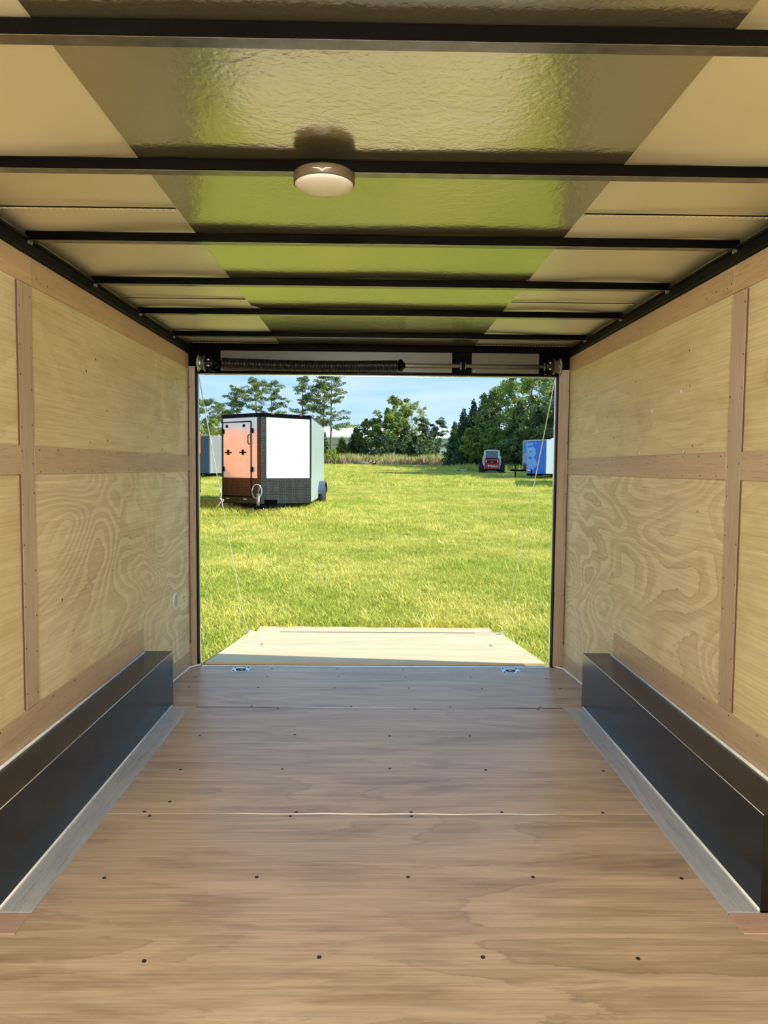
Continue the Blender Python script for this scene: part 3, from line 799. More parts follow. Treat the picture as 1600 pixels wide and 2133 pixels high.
M['red_lens'] = plain('amber_red_lens', (.65, .12, .06), .3)
M['glass_dark'] = plain('dark_tinted_glass', (.05, .10, .12), .08, spec=.8)
M['red_paint'] = plain('red_paint', (.55, .03, .035), .4)
M['red_dark'] = plain('dark_red_paint', (.20, .015, .02), .5)
M['white_paint'] = plain('white_paint', (.75, .77, .78), .4)
M['decal_white'] = plain('white_decal', (.80, .80, .82), .5, var=.02)
def tread_plate():
    b = NB('black_tread_plate'); v = b.coord((1, 1, 1), rand=False)
    ck = b.n('ShaderNodeTexVoronoi'); b.L.new(v, ck.inputs['Vector']); ck.inputs['Scale'].default_value = 22; ck.inputs['Randomness'].default_value = .25
    b.col(b.ramp(ck.outputs['Distance'], [(.15, (.075, .085, .085)), (.35, (.018, .022, .022))])); b.p(rough=.32, metal=.3)
    b.bump(b.math('SUBTRACT', 1.0, ck.outputs['Distance']), .6, .01)
    return b.m
M['tread'] = tread_plate()

def wheel(e, c, r=.33, w=.22, ax='x', name='wheel'):
    cx = c[0] if ax == 'x' else c[1]
    loc = (0, c[1], c[2]) if ax == 'x' else (c[0], 0, c[2])
    prof = [(r*.55, cx-w/2), (r*.9, cx-w/2), (r, cx-w*.32), (r, cx+w*.32), (r*.9, cx+w/2), (r*.55, cx+w/2)]
    o = MB().lathe(prof, loc, ax, 28).build(name, M['tyre'], e)
    q = MB().lathe([(.02, cx-w*.42), (r*.5, cx-w*.46), (r*.56, cx-w*.40), (r*.56, cx+w*.40), (r*.5, cx+w*.46), (.02, cx+w*.42)], loc, ax, 20)
    q.build('rim', M['grey_light'], o)
    return o

def white_trailer():
    X0, X1 = -4.42, -1.86           # left, right sides
    XC = (X0+X1)/2; YV, YC, YT = 19.95, 20.95, 26.2   # nose, shoulder, tail
    gz = g(21.5); zb = gz+.27; zt = 2.78; zs = zb+.71
    e = thing('enclosed_trailer', (XC, 22, gz), 'white and black V-nosed enclosed trailer parked in the field', 'trailer')
    def wallquad(p0, p1, z0, z1, th, off=0.0):
        a, b = Vector((*p0, 0)), Vector((*p1, 0)); d = (b-a).normalized(); n = Vector((d.y, -d.x, 0))
        V = []
        for z in (z0, z1):
            for q in (a+n*off, b+n*off, b+n*(off-th), a+n*(off-th)): V.append((q.x, q.y, z))
        return MB().add(V, [(3, 2, 1, 0), (4, 5, 6, 7), (0, 1, 5, 4), (1, 2, 6, 5), (2, 3, 7, 6), (3, 0, 4, 7)])
    nose, sr, sl = (XC, YV), (X1, YC), (X0, YC)
    def lerp(p, q, t): return (p[0]+(q[0]-p[0])*t, p[1]+(q[1]-p[1])*t)
    nr, nl = lerp(nose, sr, .10), lerp(nose, sl, .10)
    # right V face
    wallquad(nr, sr, zs, zt-.10, .03).build('front_panel', M['white_panel'], e)
    wallquad(nr, lerp(nr, sr, .52), zb, zs-.004, .03, .004).build('stone_guard', M['tread'], e)
    wallquad(lerp(nr, sr, .523), sr, zb, zs-.004, .03, .004).build('stone_guard', M['tread'], e)
    # left V face with the door
    wallquad(sl, nl, zs, zt-.10, .03).build('front_panel', M['white_panel'], e)
    wallquad(sl, nl, zb, zs-.004, .03, .004).build('stone_guard', M['tread'], e)
    d0, d1 = lerp(sl, nl, .05), lerp(sl, nl, .83)
    dr = wallquad(d0, d1, zs, zt-.24, .03, .018).build('door', M['white_panel'], e)
    wallquad(d0, d1, zb+.20, zs-.006, .03, .020).build('door_guard', M['tread'], dr)
    wallquad(lerp(sl, nl, .0), lerp(sl, nl, .84), zt-.235, zt-.205, .03, .03).build('drip_cap', M['black'], e)
    for t in (.04, .832):
        p = lerp(sl, nl, t); q = lerp(sl, nl, t+.014)
        wallquad(p, q, zb+.18, zt-.22, .03, .022).build('door_frame', M['black'], dr)
    wallquad(d0, d1, zb+.17, zb+.195, .03, .024).build('door_frame', M['black'], dr)
    for t, a in ((.20, .08), (.62, .26)):
        p, q = lerp(sl, nl, t-.09), lerp(sl, nl, t+.09)
        hz = zb+1.42
        wallquad(p, q, hz-.018, hz+.018, .02, .042).build('cam_bar_handle', M['black'], dr)
        p, q = lerp(sl, nl, t-.018), lerp(sl, nl, t+.018)
        wallquad(p, q, hz-.07, hz+.08, .02, .045).build('latch_plate', M['black'], dr)
    for t in (.14, .63):
        p = lerp(sl, nl, t+.02)
        c = Vector((p[0], p[1], 0)); dd = (Vector((*nl, 0))-Vector((*sl, 0))).normalized(); n = Vector((dd.y, -dd.x, 0))
        MB().tube([(c.x+n.x*.01, c.y+n.y*.01, zt-.33), (c.x+n.x*.032, c.y+n.y*.032, zt-.33)], .045, 14).build('marker_lamp', M['black'], dr)
        p, q = lerp(sl, nl, t-.02), lerp(sl, nl, t+.08)
        wallquad(p, q, zb+.10, zb+.125, .01, .012).build('reflector', M['alu'], e)
    for hz in (zb+.95, zb+2.02):
        for t in (.845, .035):
            p, q = lerp(sl, nl, t), lerp(sl, nl, t+.05)
            wallquad(p, q, hz-.07, hz+.07, .03, .045).build('hinge', M['black'], dr)
    p = lerp(sl, nl, .80); dd = (Vector((*nl, 0))-Vector((*sl, 0))).normalized(); n = Vector((dd.y, -dd.x, 0))
    MB().tube([(p[0]+n.x*o, p[1]+n.y*o, z) for o, z in ((.02, zb+1.92), (.07, zb+1.88), (.07, zb+1.68), (.02, zb+1.64))], .014, 8).build('grab_handle', M['black'], dr)
    # nose post, corner posts, sides, tail
    P = [nl, lerp(nose, sl, .03), (nose[0], nose[1]+.005), lerp(nose, sr, .03), nr, (nose[0], nose[1]+.14)]
    MB().prism(P, zt-.02-zb, 2, zb).build('nose_post', M['tread'], e)
    for s, (sx, xx) in (((1), (sr, X1)), ((-1), (sl, X0))):
        MB().box(xx-s*.075, xx+s*.008, YC-.03, YC+.05, zs, zt-.06, .01).build('corner_post', M['tread'], e)
        MB().box(xx-s*.03, xx, YC+.05, YT, zb+.02, zt-.06).build('side_panel', M['side_panel'], e)
        for k in range(1, 9):
            y = YC+.05+k*.57
            MB().box(xx, xx+s*.004, y-.012, y+.012, zb+.06, zt-.10).build('side_seam', M['side_panel'], e)
        MB().box(xx-s*.03, xx+s*.012, YC, YT, zt-.06, zt+.0, .008).build('top_trim', M['black'], e)
        MB().box(xx-s*.05, xx+s*.01, YC, YT, zb-.02, zb+.025).build('bottom_rail', M['black'], e)
        # fender and wheels
        wy = 24.4
        fp = [(xx-.0, 0)]
        F = []
        n = 14
        m = MB(); V = []
        for i in range(n+1):
            a = math.pi*i/n; V.append((wy-.0+.80*math.cos(a), gz+.42+.42*math.sin(a)**.8)); 
        poly = V + [(v[0]*.0+wy+(v[0]-wy)*.93, gz+.40+(v[1]-gz-.40)*.90) for v in reversed(V)]
        for i in range(n):
            a, b2 = i, i+1; c2, d2 = 2*n+1-i-1, 2*n+1-i
            q = [poly[a], poly[b2], poly[c2], poly[d2]]
            VV = [(xx+s*.005, u, w) for u, w in q] + [(xx+s*.20, u, w) for u, w in q]
            m.add(VV, [(0, 1, 2, 3), (7, 6, 5, 4), (0, 4, 5, 1), (1, 5, 6, 2), (2, 6, 7, 3), (3, 7, 4, 0)])
        m.build('fender', M['grey_panel'], e)
        for dy in (-.39, .39):
            wheel(e, (xx+s*.06, wy+dy, gz+.33), .33, .2)
    MB().box(X0, X1, YT, YT+.03, zb, zt).build('rear_wall', M['white_panel'], e)
    MB().prism([nose, sr, (X1, YT+.03), (X0, YT+.03), sl], .03, 2, zt-.03).build('roof', M['white_panel'], e)
    MB().prism([(nose[0], nose[1]+.05), (sr[0]-.05, sr[1]), (X1-.05, YT), (X0+.05, YT), (sl[0]+.05, sl[1])], .06, 2, zb-.02).build('floor_frame', M['black'], e)
    for a, b2 in ((nose, sr), (sl, nose)):
        wallquad(a, b2, zt-.105, zt+.005, .04, .012).build('top_trim', M['black'], e)
    for t in (.22, .78):
        p = lerp(nose, sr, t)
        MB().box(p[0]-.03, p[0]+.05, p[1]-.05, p[1]+.01, zt-.03, zt+.01, .008).build('clearance_light', M['red_lens'], e)
    # tongue, coupler, jack
    tip = (XC, YV-.62)
    for s in (-1, 1):
        a = Vector((XC+s*.62, YV+.55, zb-.06)); b2 = Vector((tip[0]+s*.05, tip[1]+.1, zb-.06))
        MB().tube([a, b2], .055, 6, smooth=False).build('tongue_beam', M['black'], e)
    MB().box(XC-.06, XC+.06, tip[1]-.22, tip[1]+.16, zb-.11, zb-.01, .015).build('coupler', M['black'], e)
    MB().box(XC+.12, XC+.48, YV-.32, YV-.26, zb-.03, zb+.13, .01).build('jack_crossmember', M['black'], e)
    MB().tube([(XC-.02, YV-.42, gz+.03), (XC-.02, YV-.42, zb+.30)], .045, 12).build('jack_post', M['steel'], e)
    MB().lathe([(.02, gz-.01), (.10, gz), (.10, gz+.02), (.03, gz+.04)], (XC-.02, YV-.42, 0), n=16).build('jack_foot', M['black'], e)
    ring = [(XC-.06+.13*math.cos(a), YV-.40, zb+.36+.19*math.sin(a)) for a in np.linspace(0, 6.283, 22)]
    MB().tube(ring, .014, 6, caps=False).build('safety_cable', M['grey_light'], e)
    MB().tube([(XC-.02, YV-.42, zb+.28), (XC+.02, YV-.44, zb+.50), (XC+.05, YV-.46, zb+.52)], .016, 8).build('jack_crank', M['grey_light'], e)
    for s in (-1, 1):
        pts = [(XC+s*.14+.02*math.sin(i*2), YV-.30-.02*i, zb-.08-.20*math.sin(math.pi*i/9)*1.0) for i in range(10)]
        MB().tube(pts, .018, 6).build('safety_chain', M['steel'], e)
    x0 = XC-1.3
    return e
white_trailer()

def box_trailer(name, fl, ax, width, length, zb, zt, mats, label, group=None, tongue=.9, guard=None, cols=(), post=True):
    """flat-fronted trailer: fl = front-centre on the ground, ax = unit direction the front faces"""
    gz = g(fl[1]); a = Vector((ax[0], ax[1], 0)).normalized(); r = Vector((a.y, -a.x, 0))   # r = towards the trailer's left when seen from the front... kept as a side axis
    e = thing(name, (fl[0], fl[1], gz), label, 'trailer', group)
    Mx = Matrix(((r.x, -a.x, 0, fl[0]), (r.y, -a.y, 0, fl[1]), (0, 0, 1, gz), (0, 0, 0, 1)))   # local x = r, local y = backwards
    w = width/2
    def B(nm, x0, x1, y0, y1, z0, z1, mat, par=e, b=0.0): return MB().box(x0, x1, y0, y1, z0, z1, b).xform(Mx).build(nm, mat, par)
    if guard: B('stone_guard', -w, w, -.004, .03, zb, zb+guard, M['tread'])
    B('front_panel', -w, w, 0, .03, zb+(guard or 0), zt-.05, mats[0])
    n = max(2, round(length/1.22))
    for s in (-1, 1):
        for k in range(n):
            y0 = .03+k*(length-.03)/n; y1 = .03+(k+1)*(length-.03)/n-.006
            B('side_panel', s*w, s*(w-.03), y0, y1, zb, zt-.05, mats[1])
            for cx in cols:
                m = MB()
                for zz in np.arange(zb+.08, zt-.1, .085): m.box(s*w, s*(w+.012), y0+cx-.018, y0+cx+.018, zz, zz+.045)
                q = m.xform(Mx).build('rivet_row', M['white_paint'], e); q['kind'] = 'stuff'
        B('top_trim', s*(w-.04), s*(w+.01), 0, length, zt-.05, zt, mats[2])
        B('bottom_rail', s*(w-.05), s*(w+.008), 0, length, zb-.05, zb+.01, M['black'])
        if post: B('corner_post', s*(w-.05), s*(w+.012), -.012, .05, zb, zt, mats[2])
        for wy in (length*.58, length*.58+.78):
            c = Mx @ Vector((s*(w-.02), wy, .33))
            wm = MB().lathe([(.16, -.1), (.30, -.1), (.33, -.06), (.33, .06), (.30, .1), (.16, .1)], (0, 0, 0), 'x', 22)
            wm.xform(Matrix.Translation((s*(w-.02), wy, .33))).xform(Mx).build('wheel', M['tyre'], e)
        B('fender', s*(w-.0), s*(w+.16), length*.58-.42, length*.58+1.2, .62, .68, M['black'], b=.02)
    B('top_trim', -w, w, -.01, .04, zt-.05, zt, mats[2])
    B('rear_wall', -w, w, length-.03, length, zb, zt, mats[1])
    B('roof', -w, w, 0, length, zt-.02, zt+.01, M['white_paint'])
    B('floor_frame', -w+.03, w-.03, 0, length, zb-.06, zb, M['black'])
    if tongue:
        for s in (-1, 1):
            MB().tube([(s*w*.5, .1, zb-.06), (s*.05, -tongue, zb-.06)], .055, 6, smooth=False).xform(Mx).build('tongue_beam', M['black'], e)
        B('coupler', -.07, .07, -tongue-.22, -tongue+.08, zb-.11, zb-.0, M['black'], b=.02)
        MB().tube([(0, -tongue+.15, .02), (0, -tongue+.15, zb+.28)], .04, 10).xform(Mx).build('jack_post', M['black'], e)
        B('jack_foot', -.09, .09, -tongue+.06, -tongue+.24, 0, .03, M['black'], b=.01)
    return e, Mx

# orange trailer at the left edge, its lit flank turned to the white one
box_trailer('cargo_trailer', (-7.26, 18.9), (0, -1), 2.5, 6.1, .50, 2.50, (M['orange_panel'], M['orange_panel'], M['orange_panel']),
            'orange cargo trailer half hidden by the left jamb', tongue=.8)
# grey-blue trailer further back between them
box_trailer('box_trailer', (-11.15, 44.3), (-.35, -1), 2.5, 6.5, .35, 2.62, (M['grey_panel'], M['grey_side'], M['grey_side']),
            'grey box trailer far behind the orange and white ones', tongue=.7, cols=(.2,))
# blue ones and the silver-sided one on the right
AX = (-.885, -.465)
eA, MA = box_trailer('cargo_trailer', (10.72, 49.4), AX, 1.9, 5.0, .62, 2.62, (M['blue_panel2'], M['blue_panel'], M['grey_light']),
                     'blue cargo trailer with a black lower guard standing behind its neighbour', 'blue trailers by the trees', tongue=1.55, guard=.38)
eB, MBm = box_trailer('cargo_trailer', (10.42, 46.6), AX, 1.9, 6.5, .42, 2.60, (M['blue_panel'], M['silver_panel'], M['grey_light']),
                      'trailer with pale blob print on its blue front and a silver riveted side', 'blue trailers by the trees', tongue=.55, cols=(.10, .98))
def decal(e, Mx, pts, mat, name='print', y=-.009):
    MB().prism(pts, .006, 1, y).xform(Mx).build(name, mat, e)
def blob(cx, cz, rx, rz, seed, n=20, k=.18):
    q = np.random.default_rng(seed); ph = q.uniform(0, 6.28, 3)
    out = []
    for a in np.linspace(0, 2*math.pi, n, endpoint=False):
        r = 1+k*math.sin(2*a+ph[0])+k*.7*math.sin(3*a+ph[1]); out.append((cx+rx*r*math.cos(a), cz+rz*r*math.sin(a)))
    return out
sx = 1 if (MBm @ Vector((1, 0, 0))).x < (MBm @ Vector((-1, 0, 0))).x else -1     # local side that lies to the left in view
decal(eB, MBm, [(sx*.88, .75), (sx*.30, .70), (sx*-.05, .95), (sx*.0, 1.25), (sx*.25, 1.45), (sx*.05, 1.75), (sx*.12, 2.02), (sx*.35, 2.15), (sx*.88, 2.12)], M['blue_pale'])
decal(eB, MBm, [(sx*.88, 2.42), (sx*.35, 2.42), (sx*.35, 2.28), (sx*.88, 2.22)], M['blue_pale'])
decal(eB, MBm, blob(sx*.60, 1.45, .16, .11, 3), M['blue_panel'], y=-.012)
decal(eB, MBm, blob(sx*.58, 1.85, .15, .05, 5), M['blue_panel'], y=-.012)
decal(eB, MBm, [(sx*.15, 2.42), (sx*-.02, 2.42), (sx*.06, 2.30)], M['blue_pale'], y=-.012)
decal(eB, MBm, [(sx*.88, .60), (sx*.66, .60), (sx*.66, .72), (sx*.88, .72)], M['decal_white'], y=-.012)
decal(eB, MBm, [(sx*.60, .60), (sx*.46, .60), (sx*.46, .66), (sx*.60, .66)], M['decal_white'], y=-.012)
decal(eA, MA, [(sx*.90, 1.1), (sx*-.2, 1.05), (sx*-.2, 1.55), (sx*.2, 1.50), (sx*.45, 1.78), (sx*.90, 1.72)], M['violet_pale'])
decal(eA, MA, [(sx*.55, 2.22), (sx*.25, 2.22), (sx*.25, 2.42), (sx*.55, 2.42)], M['decal_white'])
decal(eA, MA, [(sx*.58, 1.25), (sx*.50, 1.20), (sx*.44, 1.30), (sx*.54, 1.45)], M['blue_panel'], y=-.012)
# vent dome on the silver roof
MB().lathe([(.22, 2.61), (.22, 2.66), (.14, 2.72), (.02, 2.73)], (0, 0, 0), n=18).xform(MBm @ Matrix.Translation((-sx*.6, .9, 0))).build('roof_vent', M['white_paint'], eB)
# one more parked to the right, out of the doorway's view; its shadow reaches into the field
box_trailer('cargo_trailer', (12.9, 36.5), (-.1, -1), 2.5, 6.0, .45, 2.9, (M['white_panel'], M['white_panel'], M['black']),
            'white flat-fronted cargo trailer standing beyond the right jamb', tongue=.9)

# ------------------------------------------------------------------ skid-steer loader seen from behind
def loader():
    X, Y = 9.56, 59.0; gz = g(Y)
    e = thing('skid_steer_loader', (X, Y, gz), 'red and white skid-steer loader parked with its back to us', 'loader')
    Mx = Matrix.Translation((X, Y, gz)) @ Matrix.Rotation(math.radians(-7), 4, 'Z')
    def B(nm, x0, x1, y0, y1, z0, z1, mat, b=0.0, par=e): return MB().box(x0, x1, y0, y1, z0, z1, b).xform(Mx).build(nm, mat, par)
    for s in (-1, 1):
        for wy in (.35, 1.55):
            m = MB().lathe([(.20, -.20), (.36, -.21), (.43, -.15), (.43, .15), (.36, .21), (.20, .20)], (0, 0, 0), 'x', 24)
            m.xform(Matrix.Translation((s*.82, wy, .42))).xform(Mx).build('wheel', M['tyre'], e)
            m = MB()
            for k in range(18):
                a = 2*math.pi*k/18
                m.box(-.2, .2, -.03, .03, .40, .455, 0, Matrix.Rotation(a, 4, 'X'))
            q = m.xform(Matrix.Translation((s*.82, wy, .42))).xform(Mx).build('tyre_lugs', M['tyre'], e); q['kind'] = 'stuff'
        B('chain_case', s*.40, s*.64, .05, 1.9, .25, .62, M['black'], .03)
        # lift arm and upright
        P = [(.02, .55), (.28, .55), (.34, 1.45), (.12, 1.50)]
        MB().prism(P, .10, 0, s*.66-.05).xform(Mx).build('arm_upright', M['white_paint'], e)
        MB().tube([(s*.66, .2, 1.42), (s*.66, 1.5, 1.38), (s*.66, 2.3, .75), (s*.66, 2.55, .35)], .075, 6, smooth=False).xform(Mx).build('lift_arm', M['white_paint'], e)
        B('cab_post', s*.50, s*.64, .30, .44, 1.25, 1.92, M['white_paint'], .03)
        B('cab_post', s*.50, s*.62, 1.35, 1.45, 1.1, 1.92, M['white_paint'], .02)
    B('chassis', -.60, .60, .0, 1.9, .30, .60, M['black'], .03)
    d = B('tailgate', -.60, .60, -.04, .08, .42, .88, M['red_paint'], .03)
    B('engine_cover', -.60, .60, .0, .5, .88, 1.24, M['red_paint'], .04)
    gr = B('grille', -.40, .40, -.035, .02, .93, 1.12, M['red_dark'], .01)
    for k in range(4): B('louvre', -.36, .36, -.045, -.02, .95+k*.042, .968+k*.042, M['black'], 0, gr)
    B('badge', -.09, .07, -.05, -.03, .955, .99, M['decal_white'], .004)
    for s in (-1, 1): B('tail_light', s*.43, s*.52, -.045, .0, .96, 1.10, M['decal_white'], .01)
    B('body_frame', -.66, -.60, -.02, .3, .36, 1.24, M['white_paint'], .02); B('body_frame', .60, .66, -.02, .3, .36, 1.24, M['white_paint'], .02)
    B('cab_roof', -.62, .62, .28, 1.5, 1.86, 1.95, M['white_paint'], .03)
    B('roof_cap', -.40, .40, .30, 1.4, 1.955, 2.01, M['grey_light'], .03)
    B('rear_window', -.50, .50, .36, .38, 1.27, 1.86, M['glass_dark'])
    B('seat', -.24, .24, .75, .9, 1.2, 1.7, M['black'], .05); B('seat_cushion', -.24, .24, .8, 1.2, 1.05, 1.2, M['black'], .05)
    B('window_bar', -.50, .50, .33, .36, 1.27, 1.33, M['black'])
    B('cab_side', -.60, -.52, .44, 1.35, 1.1, 1.3, M['black']); B('cab_side', .52, .60, .44, 1.35, 1.1, 1.3, M['black'])
    # bucket in front
    P = [(2.35, .05), (3.1, .05), (3.1, .12), (2.5, .16), (2.42, .62), (2.3, .62)]
    MB().prism(P, 1.85, 0, -.925).xform(Mx).build('bucket', M['white_paint'], e)
    # lettering and emblem on the tailgate
    cu = bpy.data.curves.new('lettering', 'FONT'); cu.body = 'Bobcat'; cu.size = .24; cu.extrude = .004; cu.align_x = 'LEFT'; cu.offset = .006
    cu.materials.append(M['decal_white'])
    tmp = bpy.data.objects.new('lettering_source', cu); C.objects.link(tmp); dg = bpy.context.evaluated_depsgraph_get()
    me = bpy.data.meshes.new_from_object(tmp.evaluated_get(dg)); bpy.data.objects.remove(tmp)
    me.name = 'lettering'; me.transform(Mx @ Matrix.Translation((-.14, -.046, .575)) @ Matrix.Rotation(math.radians(90), 4, 'X'))
    o = obj('lettering', me, M['decal_white'], d)
    MB().prism([(-.36, .77), (-.30, .73), (-.24, .73), (-.18, .77), (-.20, .66), (-.24, .63), (-.25, .56), (-.29, .56), (-.30, .63), (-.34, .66)], .008, 1, -.05).xform(Mx).build('emblem', M['decal_white'], d)
loader()

# ------------------------------------------------------------------ trees, shrubs, tall weeds
LEAF = {
 'pine': leaf_mat('pine_needles', (.10, .16, .055), (.26, .32, .10), .30, scale=.5),
 'broad': leaf_mat('broad_leaves', (.12, .20, .04), (.34, .42, .09), .40, scale=.5),
 'light': leaf_mat('pale_leaves', (.24, .33, .10), (.46, .53, .20), .45, scale=.5),
 'dark': leaf_mat('dark_evergreen', (.045, .095, .045), (.14, .21, .08), .20, scale=.5),
 'lime': leaf_mat('lime_leaves', (.26, .40, .03), (.42, .52, .06), .45, scale=1.0),
 'weed': leaf_mat('green_weeds', (.26, .34, .06), (.52, .56, .14), .40, scale=.4),
 'dry': leaf_mat('dry_seed_grass', (.42, .30, .20), (.64, .50, .34), .35, scale=.4),
}
M['bark'] = plain('pine_bark', (.16, .115, .085), .9, var=.3, scale=3)
M['bark_grey'] = plain('grey_bark', (.20, .17, .14), .9, var=.3, scale=3)

def leaf_cards(P, size, q, aspect=.55, up=0.0):
    """one small bent leaf spray (a quad) at each point, random facing"""
    n = len(P); a = q.normal(size=(n, 3)); a[:, 2] += up; a /= np.linalg.norm(a, axis=1)[:, None]
    b = np.cross(a, q.normal(size=(n, 3))); b /= np.linalg.norm(b, axis=1)[:, None]
    s = size*q.uniform(.6, 1.4, (n, 1)); a = a*s; b = b*s*aspect
    V = np.stack([P-a, P-b*.9, P+a, P+b], 1).reshape(-1, 3); F = np.arange(4*n).reshape(n, 4)
    return V, F

def tree(name, kind, x, y, h, w, seed, label, group, leaf='pine', low=.45, n=4500, size=.22, cat='tree'):
    q = np.random.default_rng(seed); z0 = g(min(y, 110.0))
    e = thing(name, (x, y, z0), label, cat, group)
    lean = q.normal(0, .02, 2)
    tp = [(x+lean[0]*h*t+.10*math.sin(3*t+seed), y+lean[1]*h*t, z0-.1+h*.96*t) for t in np.linspace(0, 1, 8)]
    r0 = max(.05, h*.013)
    MB().tube(tp, [r0*(1-.85*t) for t in np.linspace(0, 1, 8)], 8).build('trunk', M['bark'] if kind == 'pine' else M['bark_grey'], e)
    def along(t): i = min(6, int(t*7)); f = t*7-i; return np.array(tp[i])*(1-f)+np.array(tp[i+1])*f
    P = []; mb = MB()
    if kind == 'pine':
        nb = int(20+h*1.7); cl = []
        for k in range(nb):
            t = low+(1-low)*(k+.5)/nb + q.normal(0, .012); t = min(t, .99); c = along(t); az = q.uniform(0, 6.283)
            prof = math.sin(math.pi*min(1, max(0, ((t-low)/(1-low))*.82+.16)))
            L = w*(.35+.75*prof)*q.uniform(.45, 1.15)
            d = np.array([math.cos(az), math.sin(az), q.uniform(.05, .5)]); end = c+d*L
            mb.tube([tuple(c), tuple(c+d*L*.5+np.array([0, 0, -.04*L])), tuple(end)], [r0*.30*(1.1-t), r0*.2*(1.1-t), r0*.08], 5)
            for f in (1.0, .72, .45)[:2 if q.uniform() < .4 else 3]:
                cl.append((c+d*L*f+q.normal(0, .15, 3), .30+.22*w*q.uniform(.3, 1.0)*.5))
        cl.append((along(.985), .45))
        m = n//len(cl)
        for c, r in cl:
            v = q.normal(size=(m, 3)); v /= np.linalg.norm(v, axis=1)[:, None]; v *= (q.uniform(0, 1, (m, 1))**.45)*r
            v[:, 2] *= .45; P.append(c+v)
    elif kind == 'cone':
        t = 1-np.sqrt(q.uniform(0, 1, n)); t = low*.2+t*(1-low*.2)
        az = q.uniform(0, 6.283, n); whorl = .72+.28*np.sin(az*5+t*40+seed)
        r = w*(1-t)**.75*(q.uniform(.35, 1, n)**.6)*whorl+.05
        base = np.array([along(min(.999, u)) for u in t])
        P.append(base+np.stack([r*np.cos(az), r*np.sin(az), -.18*r+.03*h*(1-t)*whorl], -1))
    else:
        cl = []
        nc = int(40+w*7)
        for k in range(nc):
            v = q.normal(size=3); v /= np.linalg.norm(v); rr = q.uniform(.35, 1)**.5
            c = along(min(.95, .55+low*.1)) + v*rr*np.array([w, w, h*(1-low)*.5])
            c[2] = z0+h*(low+(1-low)*.5)+v[2]*rr*h*(1-low)*.47
            cl.append((c, w*q.uniform(.13, .30)))
        for k in range(7):
            c, r = cl[q.integers(len(cl))]; t = q.uniform(.3, .7); s0 = along(t)
            mb.tube([tuple(s0), tuple((s0+c)/2+np.array([0, 0, .1])), tuple(c)], [r0*.4, r0*.25, r0*.1], 5)
        m = n//nc
        for c, r in cl:
            v = q.normal(size=(m, 3)); v /= np.linalg.norm(v, axis=1)[:, None]; v *= (q.uniform(0, 1, (m, 1))**.4)*r; v[:, 2] *= .8
            P.append(c+v)
    if mb.v: mb.build('branches', M['bark_grey'], e)
    P = np.concatenate(P); P[:, 2] = np.maximum(P[:, 2], z0+.15)
    V, F = leaf_cards(P, size*(.62 if kind == 'pine' else .8), q, .5 if kind != 'pine' else .35, up=.2)
    o = obj('crown', mesh_np('crown', V, F), LEAF[leaf], e); o['kind'] = 'stuff'
    return e

def wx(px, d): return (px-780)/1506.1*d + CAM[0]
def ht(py, d): return (973-py)/1506.1*d + CAM[2] - g(min(d, 110.0))
GL, GCn, GRt = 'tall pines behind the white trailer', 'trees in front of the far building', 'tree mass on the right'
T_ = tree
T_('pine_tree', 'pine', wx(430, 100), 100, ht(832, 100), 2.6, 11, 'shorter pine at the far left beside the jamb', GL, low=.30, n=5200)
T_('pine_tree', 'pine', wx(455, 108), 108, ht(842, 108), 3.0, 12, 'bushy low pine just left above the white trailer roof', GL, low=.25, n=5200)
T_('pine_tree', 'pine', wx(492, 104), 104, ht(806, 104), 2.5, 13, 'pine with a sparse crown above the trailer door', GL, low=.35, n=5000)
T_('pine_tree', 'pine', wx(534, 102), 102, ht(788, 102), 2.9, 14, 'tall round-crowned pine above the trailer nose', GL, low=.42, n=6000)
T_('pine_tree', 'pine', wx(572, 103), 103, ht(793, 103), 2.6, 15, 'pine with a leafy lopsided crown right of the round-crowned one', GL, low=.30, n=5600)
T_('pine_tree', 'pine', wx(633, 100), 100, ht(780, 100), 1.9, 16, 'narrow tall pine above the trailer shoulder', GL, low=.35, n=4600)
T_('pine_tree', 'pine', wx(672, 98), 98, ht(770, 98), 2.2, 17, 'tall pine with bare trunk beside the trailer tail', GL, low=.42, n=4800)
T_('pine_tree', 'pine', wx(690, 99), 99, ht(772, 99), 2.8, 18, 'tallest spreading pine right of the white trailer', GL, low=.36, n=6000)
T_('small_tree', 'broad', wx(447, 60), 60, ht(868, 60), .9, 19, 'bright green sapling behind the grey trailer', GL, leaf='broad', low=.2, n=1500, size=.14)
T_('small_tree', 'broad', wx(424, 78), 78, ht(868, 78), 1.6, 20, 'leafy tree above the orange trailer', GL, leaf='light', low=.2, n=2600, size=.16)
T_('evergreen_shrub', 'cone', wx(675, 97), 97, ht(893, 97), 1.5, 21, 'dark evergreen shrub at the foot of the tallest pines', GL, leaf='dark', n=3000, size=.2)
for i, (px, py, d, w) in enumerate(((718, 886, 190, 5), (738, 884, 195, 5.5), (705, 888, 200, 5))):
    T_('distant_tree', 'broad', wx(px, d), d, ht(py, d), w, 60+i, ['distant pale tree above the building roof, leftmost', 'distant pale tree above the building roof, rightmost', 'distant low tree peeking past the tall pines'][i], 'distant trees over the roof', leaf='broad', low=.3, n=1500, size=.5)
T_('evergreen_tree', 'cone', wx(744, 104), 104, ht(884, 104), 2.2, 22, 'small dark cedar in front of the far building', GCn, leaf='dark', n=3600)
T_('evergreen_tree', 'broad', wx(768, 103), 103, ht(868, 103), 2.0, 23, 'mid green bushy tree left of the leafy pair', GCn, leaf='pine', low=.15, n=3600)
T_('leafy_tree', 'broad', wx(800, 101), 101, ht(848, 101), 2.3, 24, 'mid green leafy tree left of the tall leafy one', GCn, leaf='broad', low=.2, n=4600)
